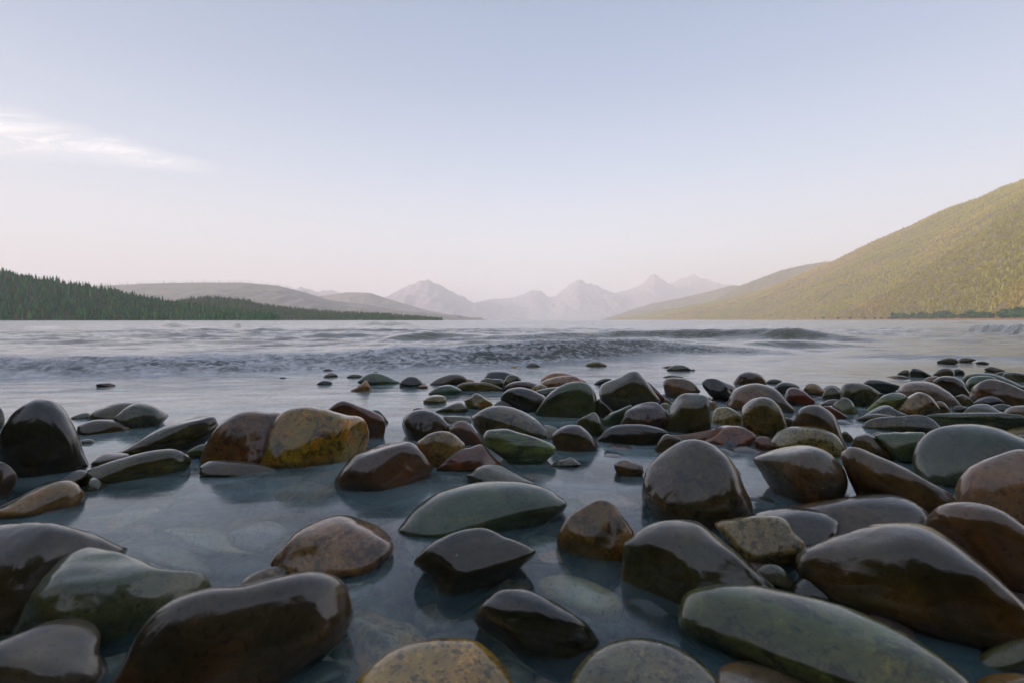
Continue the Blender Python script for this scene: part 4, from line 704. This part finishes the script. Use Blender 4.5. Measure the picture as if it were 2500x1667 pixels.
# right hillside, sunlit
m_slope = ground_mat('sunlit_slope', (.12, .11, .04), (.21, .15, .07), .012)
skR = [(1395, 735), (1480, 722), (1560, 707), (1650, 691), (1750, 666), (1840, 630), (1905, 603), (1950, 580), (2000, 555), (2080, 521), (2150, 486), (2235, 456), (2280, 433), (2352, 408), (2450, 385), (2650, 370), (3000, 380), (3700, 470)]
dbR = lambda x: np.interp(x, [1450, 1700, 2000, 2500, 4000], [8000, 4700, 2500, 1100, 800]); drR = lambda x: np.interp(x, [1450, 1700, 2000, 2500, 4000], [9000, 6900, 4700, 3200, 2800])
oR, GR, xR = hill('hills', skR, dbR, drR, m_slope, seed=50, rough=.045, ncol=420, nrow=120, power=1.0, crest_noise=.004)
skS = [(1560, 712), (1640, 692), (1700, 657), (1740, 641), (1790, 622), (1830, 612), (1890, 602), (1960, 600), (2100, 640)]
oS, GS, xS = hill('hills', skS, lambda x: 7500., lambda x: 9000., m_slope, seed=60, rough=.05)
skT = [(1380, 736), (1450, 712), (1500, 697), (1560, 686), (1620, 672), (1680, 656), (1750, 660), (1900, 700)]
hill('hills', skT, lambda x: 9800., lambda x: 11500., m_slope, seed=70, rough=.05)
OLIVE = [(.15, .16, .035), (.19, .18, .04), (.12, .14, .035), (.22, .17, .05), (.17, .11, .045), (.10, .125, .035), (.26, .14, .055)]
n = 34000; p = sample(GR, xR, 120, n, 1500, 3050, 0, 1, .9)
h = np.array([RNG.uniform(9, 17) * (1 + .3 * (q[1] > 4500)) for q in p])
forest('hillside_forest', p - [0, 0, 2], h, [random.choice(CON_F) if q[1] > 2400 else random.choice(CON_F + BRD) for q in p], patch_tints(p, n), 'golden green sunlit wood covering the right hillside')
p = sample(GS, xS, 70, 1500, 1740, 2060, .3, 1); forest('hillside_forest', p - [0, 0, 2], RNG.uniform(25, 38, len(p)), pick(CON_F, len(p)), tints(OLIVE, len(p)), 'hazy wood on the shoulder behind the right hillside')
# strip of pale shore and the darker trees at the foot of the right hill
def strip(name, xa, xb, z1, mat, w):
    V = []
    for x in np.linspace(xa, xb, 80):
        d = float(dbR(x)) - 25; a = (x - CX) / F_PX; V += [(a * (d - w), d - w, -.5), (a * d, d, z1 * RNG.uniform(.6, 1.1)), (a * (d + 60), d + 60, z1 * 1.6)]
    f = []
    for i in range(79): f += [(3 * i, 3 * i + 3, 3 * i + 4, 3 * i + 1), (3 * i + 1, 3 * i + 4, 3 * i + 5, 3 * i + 2)]
    tag(mesh_obj(name, V, f, mat), kind='structure')
strip('shore', 1500, 2560, 5.0, ground_mat('shore_gravel', (.30, .17, .08), (.42, .25, .13), .02), 20)

# trees one can tell apart at the waterline, each with crown and trunk
def tree_thing(name, kind, loc, h, tint, label, group, lean=0):
    v, f = kind; root = bpy.data.objects.new(name, None); COL.objects.link(root); root.location = loc; root.rotation_euler = (0, lean, RNG.rand() * 6.28)
    tag(root, label, 'tree', group)
    c = mesh_obj('crown', v * h, f, FOL, root, smooth=False); attr(c, 'tint', np.tile([*tint, 1], (len(v), 1)), 'FLOAT_COLOR')
    r = h * .016; tv = [(r * math.cos(a) * s, r * math.sin(a) * s, z) for s, z in ((1, -2), (.7, h * .35), (.15, h * .8)) for a in np.linspace(0, 6.283, 7)[:-1]]
    tf = [(i * 6 + k, i * 6 + (k + 1) % 6, (i + 1) * 6 + (k + 1) % 6, (i + 1) * 6 + k) for i in range(2) for k in range(6)]
    mesh_obj('trunk', tv, tf, BARK, root)
BARK = ground_mat('bark', (.05, .04, .03), (.10, .08, .06), 2.0)
FINE = [conifer(rr_, 7, 9, s) for s in (.13, .16, .19)]; FINEB = [broadleaf(rr_, 90) for _ in range(3)]
def on_ground(G, xs, nrow, x, t):
    j = int(np.clip(np.interp(x, xs, np.arange(len(xs))), 0, len(xs) - 1)); return G[int(t * (nrow - 1)), j]
TALL = {2: 'tall conifer breaking the headland skyline nearest the left picture edge', 6: 'tall conifer second from the left of the five rising above the headland skyline', 9: 'tall conifer in the middle of the five rising above the headland skyline', 15: 'tall conifer on the falling middle slope of the headland skyline', 29: 'tall lone conifer where the headland skyline runs down to the low wooded rise'}
for i in range(34):
    x = 8 + i * 13.6 + RNG.uniform(-5, 5); q = on_ground(GL, xL, 70, x, .97); tall = i in (2, 6, 9, 15, 29)
    tree_thing('conifer_tree', FINE[i % 3], q - np.array([0, 0, 1]), RNG.uniform(13, 15) if tall else RNG.uniform(8, 11), np.array(GREEN[i % 4]) * RNG.uniform(.8, 1.2),
               TALL[i] if tall else 'dark green conifer in the row along the left headland skyline', 'tallest conifers on the left headland skyline' if tall else 'conifers along the left headland skyline')
for x, h, c, l in [(297, 17, (.10, .12, .04), 'small pale yellowish tree at the left waterline'), (463, 24, (.11, .15, .06), 'tall pale green broadleaf tree at the waterline below the low wooded rise'),
                   (622, 19, (.09, .13, .05), 'pale green broadleaf tree further right on the left shore waterline'), (200, 14, (.05, .10, .03), 'low bright green bushy tree at the foot of the left headland')]:
    G, X_, o_ = (GL, xL, 0) if x < 420 else (GM, xM, 0)
    tree_thing('broadleaf_tree', FINEB[int(x) % 3], on_ground(G, X_, 70, x, .02) + np.array([0, -6, 0]), h * (.5 if x < 420 else .68), c, l, None)
darks = [1990, 2010, 2045, 2075, 2110, 2135, 2150, 2168, 2180, 2190, 2204, 2216, 2228, 2238, 2248, 2258, 2268, 2276, 2284, 2292, 2300, 2312, 2322, 2345, 2356, 2366, 2376, 2384, 2395, 2405, 2416, 2443, 2455, 2462, 2474, 2482, 2490, 2498]
for i, x in enumerate(darks):
    d = float(dbR(x)) - 10; q = np.array([(x - CX) / F_PX * d, d, 3.0]); near = x > 2340
    tree_thing('shore_tree', FINEB[i % 3], q, RNG.uniform(9, 14) if x < 2170 else RNG.uniform(16, 27), np.array([(.034, .085, .045), (.045, .12, .045), (.03, .075, .05)][i % 3]),
               'deep green leafy tree at the foot of the hill by the right edge' if near else 'deep green leafy tree in the dark row at the foot of the right hill', 'dark shore trees near the right edge' if near else 'dark row of shore trees under the right hill')

# wooded bank behind the camera (throws the shade over the beach and shows dark in the wet stones)
pts, hs = [], []
for i in range(700):
    a = RNG.uniform(R(-50), R(232)); a = -a if False else a
    ang = math.pi + a - R(0)                       # from the left, round the back, to the right
    rad = RNG.uniform(14, 48)
    xx, yy = rad * math.cos(ang) * 1.0, rad * math.sin(ang)
    if yy > -4 and not (xx < -14 and yy < 9): continue
    pts.append((xx, yy, float(bed_z(np.array([xx]), np.array([yy]))[0]) - .5)); hs.append(RNG.uniform(8, 15))
forest('shore_forest', np.array(pts), hs, pick([conifer(rr_, 9, 10, s) for s in (.17, .2, .24)], len(pts)), tints([(.03, .06, .02), (.045, .07, .025), (.06, .06, .02)], len(pts)), 'conifer wood on the beach behind the viewpoint')

# thin cirrus high on the left
def cirrus():
    nr, nc = 40, 120; V = []; d0 = ray(150, 320); nrm = np.array(SUN_DIR) - d0; nrm /= np.linalg.norm(nrm); C0 = d0 * 46000.
    for i in range(nr):
        for j in range(nc):
            a, b = j / (nc - 1), i / (nr - 1); x = -260 + a * 860; y = 220 + b * 250
            d = ray(x, y); t = (C0 @ nrm) / (d @ nrm); V.append(CAMP + d * t)
    top = np.array(V); bot = top + np.array([0, 260, 160]); n = nr * nc; f = grid_faces(nr, nc)
    o = mesh_obj('cirrus_cloud', top, f, None); uv = np.array([(j / (nc - 1), i / (nr - 1), 0) for i in range(nr) for j in range(nc)]); attr(o, 'sheet', uv, 'FLOAT_VECTOR')
    m, t, out_, N, L = newmat('cirrus'); o.data.materials.append(m)
    at = N('ShaderNodeAttribute', attribute_name='sheet'); mp = N('ShaderNodeMapping'); mp.inputs['Rotation'].default_value = (0, 0, R(-20)); mp.inputs['Scale'].default_value = (2.6, 4.5, 1); L(at.outputs['Vector'], mp.inputs[0])
    n1 = N('ShaderNodeTexNoise', i_Scale=2.0, i_Detail=9.0, i_Roughness=.62, i_Distortion=1.0); L(mp.outputs[0], n1.inputs['Vector'])
    sp_ = N('ShaderNodeSeparateXYZ'); L(at.outputs['Vector'], sp_.inputs[0])
    def math_(op, a, b=None):
        q = N('ShaderNodeMath', operation=op)
        for i, s in enumerate((a, b)):
            if s is None: continue
            if isinstance(s, (int, float)): q.inputs[i].default_value = s
            else: L(s, q.inputs[i])
        return q.outputs[0]
    # spine of the cloud falls to the right and narrows to a tip
    cy = math_('ADD', math_('MULTIPLY', sp_.outputs[0], .63), .20)
    wd = math_('ADD', math_('MULTIPLY', math_('SUBTRACT', 1.0, sp_.outputs[0]), .42), .02)
    dist = math_('DIVIDE', math_('ABSOLUTE', math_('SUBTRACT', sp_.outputs[1], cy)), wd)
    body = math_('SUBTRACT', 1.0, dist)
    tip = math_('MULTIPLY', math_('SUBTRACT', .93, sp_.outputs[0]), 4.0)
    e = math_('MINIMUM', math_('MAXIMUM', math_('MINIMUM', body, tip), 0.0), 1.0)
    mr_ = N('ShaderNodeMapRange', i_1=.42, i_2=.75, i_3=0, i_4=1); L(n1.outputs[0], mr_.inputs[0])
    al = math_('MULTIPLY', math_('MULTIPLY', e, math_('ADD', math_('MULTIPLY', mr_.outputs[0], 1.0), .40)), .62)
    tr = N('ShaderNodeBsdfTransparent'); tl = N('ShaderNodeBsdfTranslucent', i_0=(.9, .93, .98, 1)); df = N('ShaderNodeBsdfDiffuse', i_0=(.86, .92, .98, 1))
    ms = N('ShaderNodeMixShader'); ms.inputs[0].default_value = .8; L(tl.outputs[0], ms.inputs[1]); L(df.outputs[0], ms.inputs[2])
    m2 = N('ShaderNodeMixShader'); L(al, m2.inputs[0]); L(tr.outputs[0], m2.inputs[1]); L(ms.outputs[0], m2.inputs[2]); L(m2.outputs[0], out_.inputs[0])
    tag(o, 'thin white wisp of cloud tapering to the right in the left sky', 'cloud')
cirrus()

# ------------------------------------------------------------------ haze over the lake
bm = bmesh.new(); bmesh.ops.create_cube(bm, size=1); me = bpy.data.meshes.new('haze'); bm.to_mesh(me); bm.free()
hz = bpy.data.objects.new('haze', me); COL.objects.link(hz); hz.scale = (70000, 70000, 3500); hz.location = (0, 400, 950)
m, t, out_, N, L = newmat('haze'); pv = N('ShaderNodeVolumePrincipled'); pv.inputs['Color'].default_value = (.97, .96, .985, 1); pv.inputs['Density'].default_value = 8.0e-5; pv.inputs['Anisotropy'].default_value = 0
L(pv.outputs[0], out_.inputs['Volume']); me.materials.append(m); tag(hz, 'pale summer smoke haze hanging over the lake and mountains', 'haze', kind='stuff')
scene.cycles.volume_bounces = 4; scene.cycles.max_bounces = 10; scene.cycles.transparent_max_bounces = 12; scene.cycles.caustics_reflective = False; scene.cycles.caustics_refractive = False
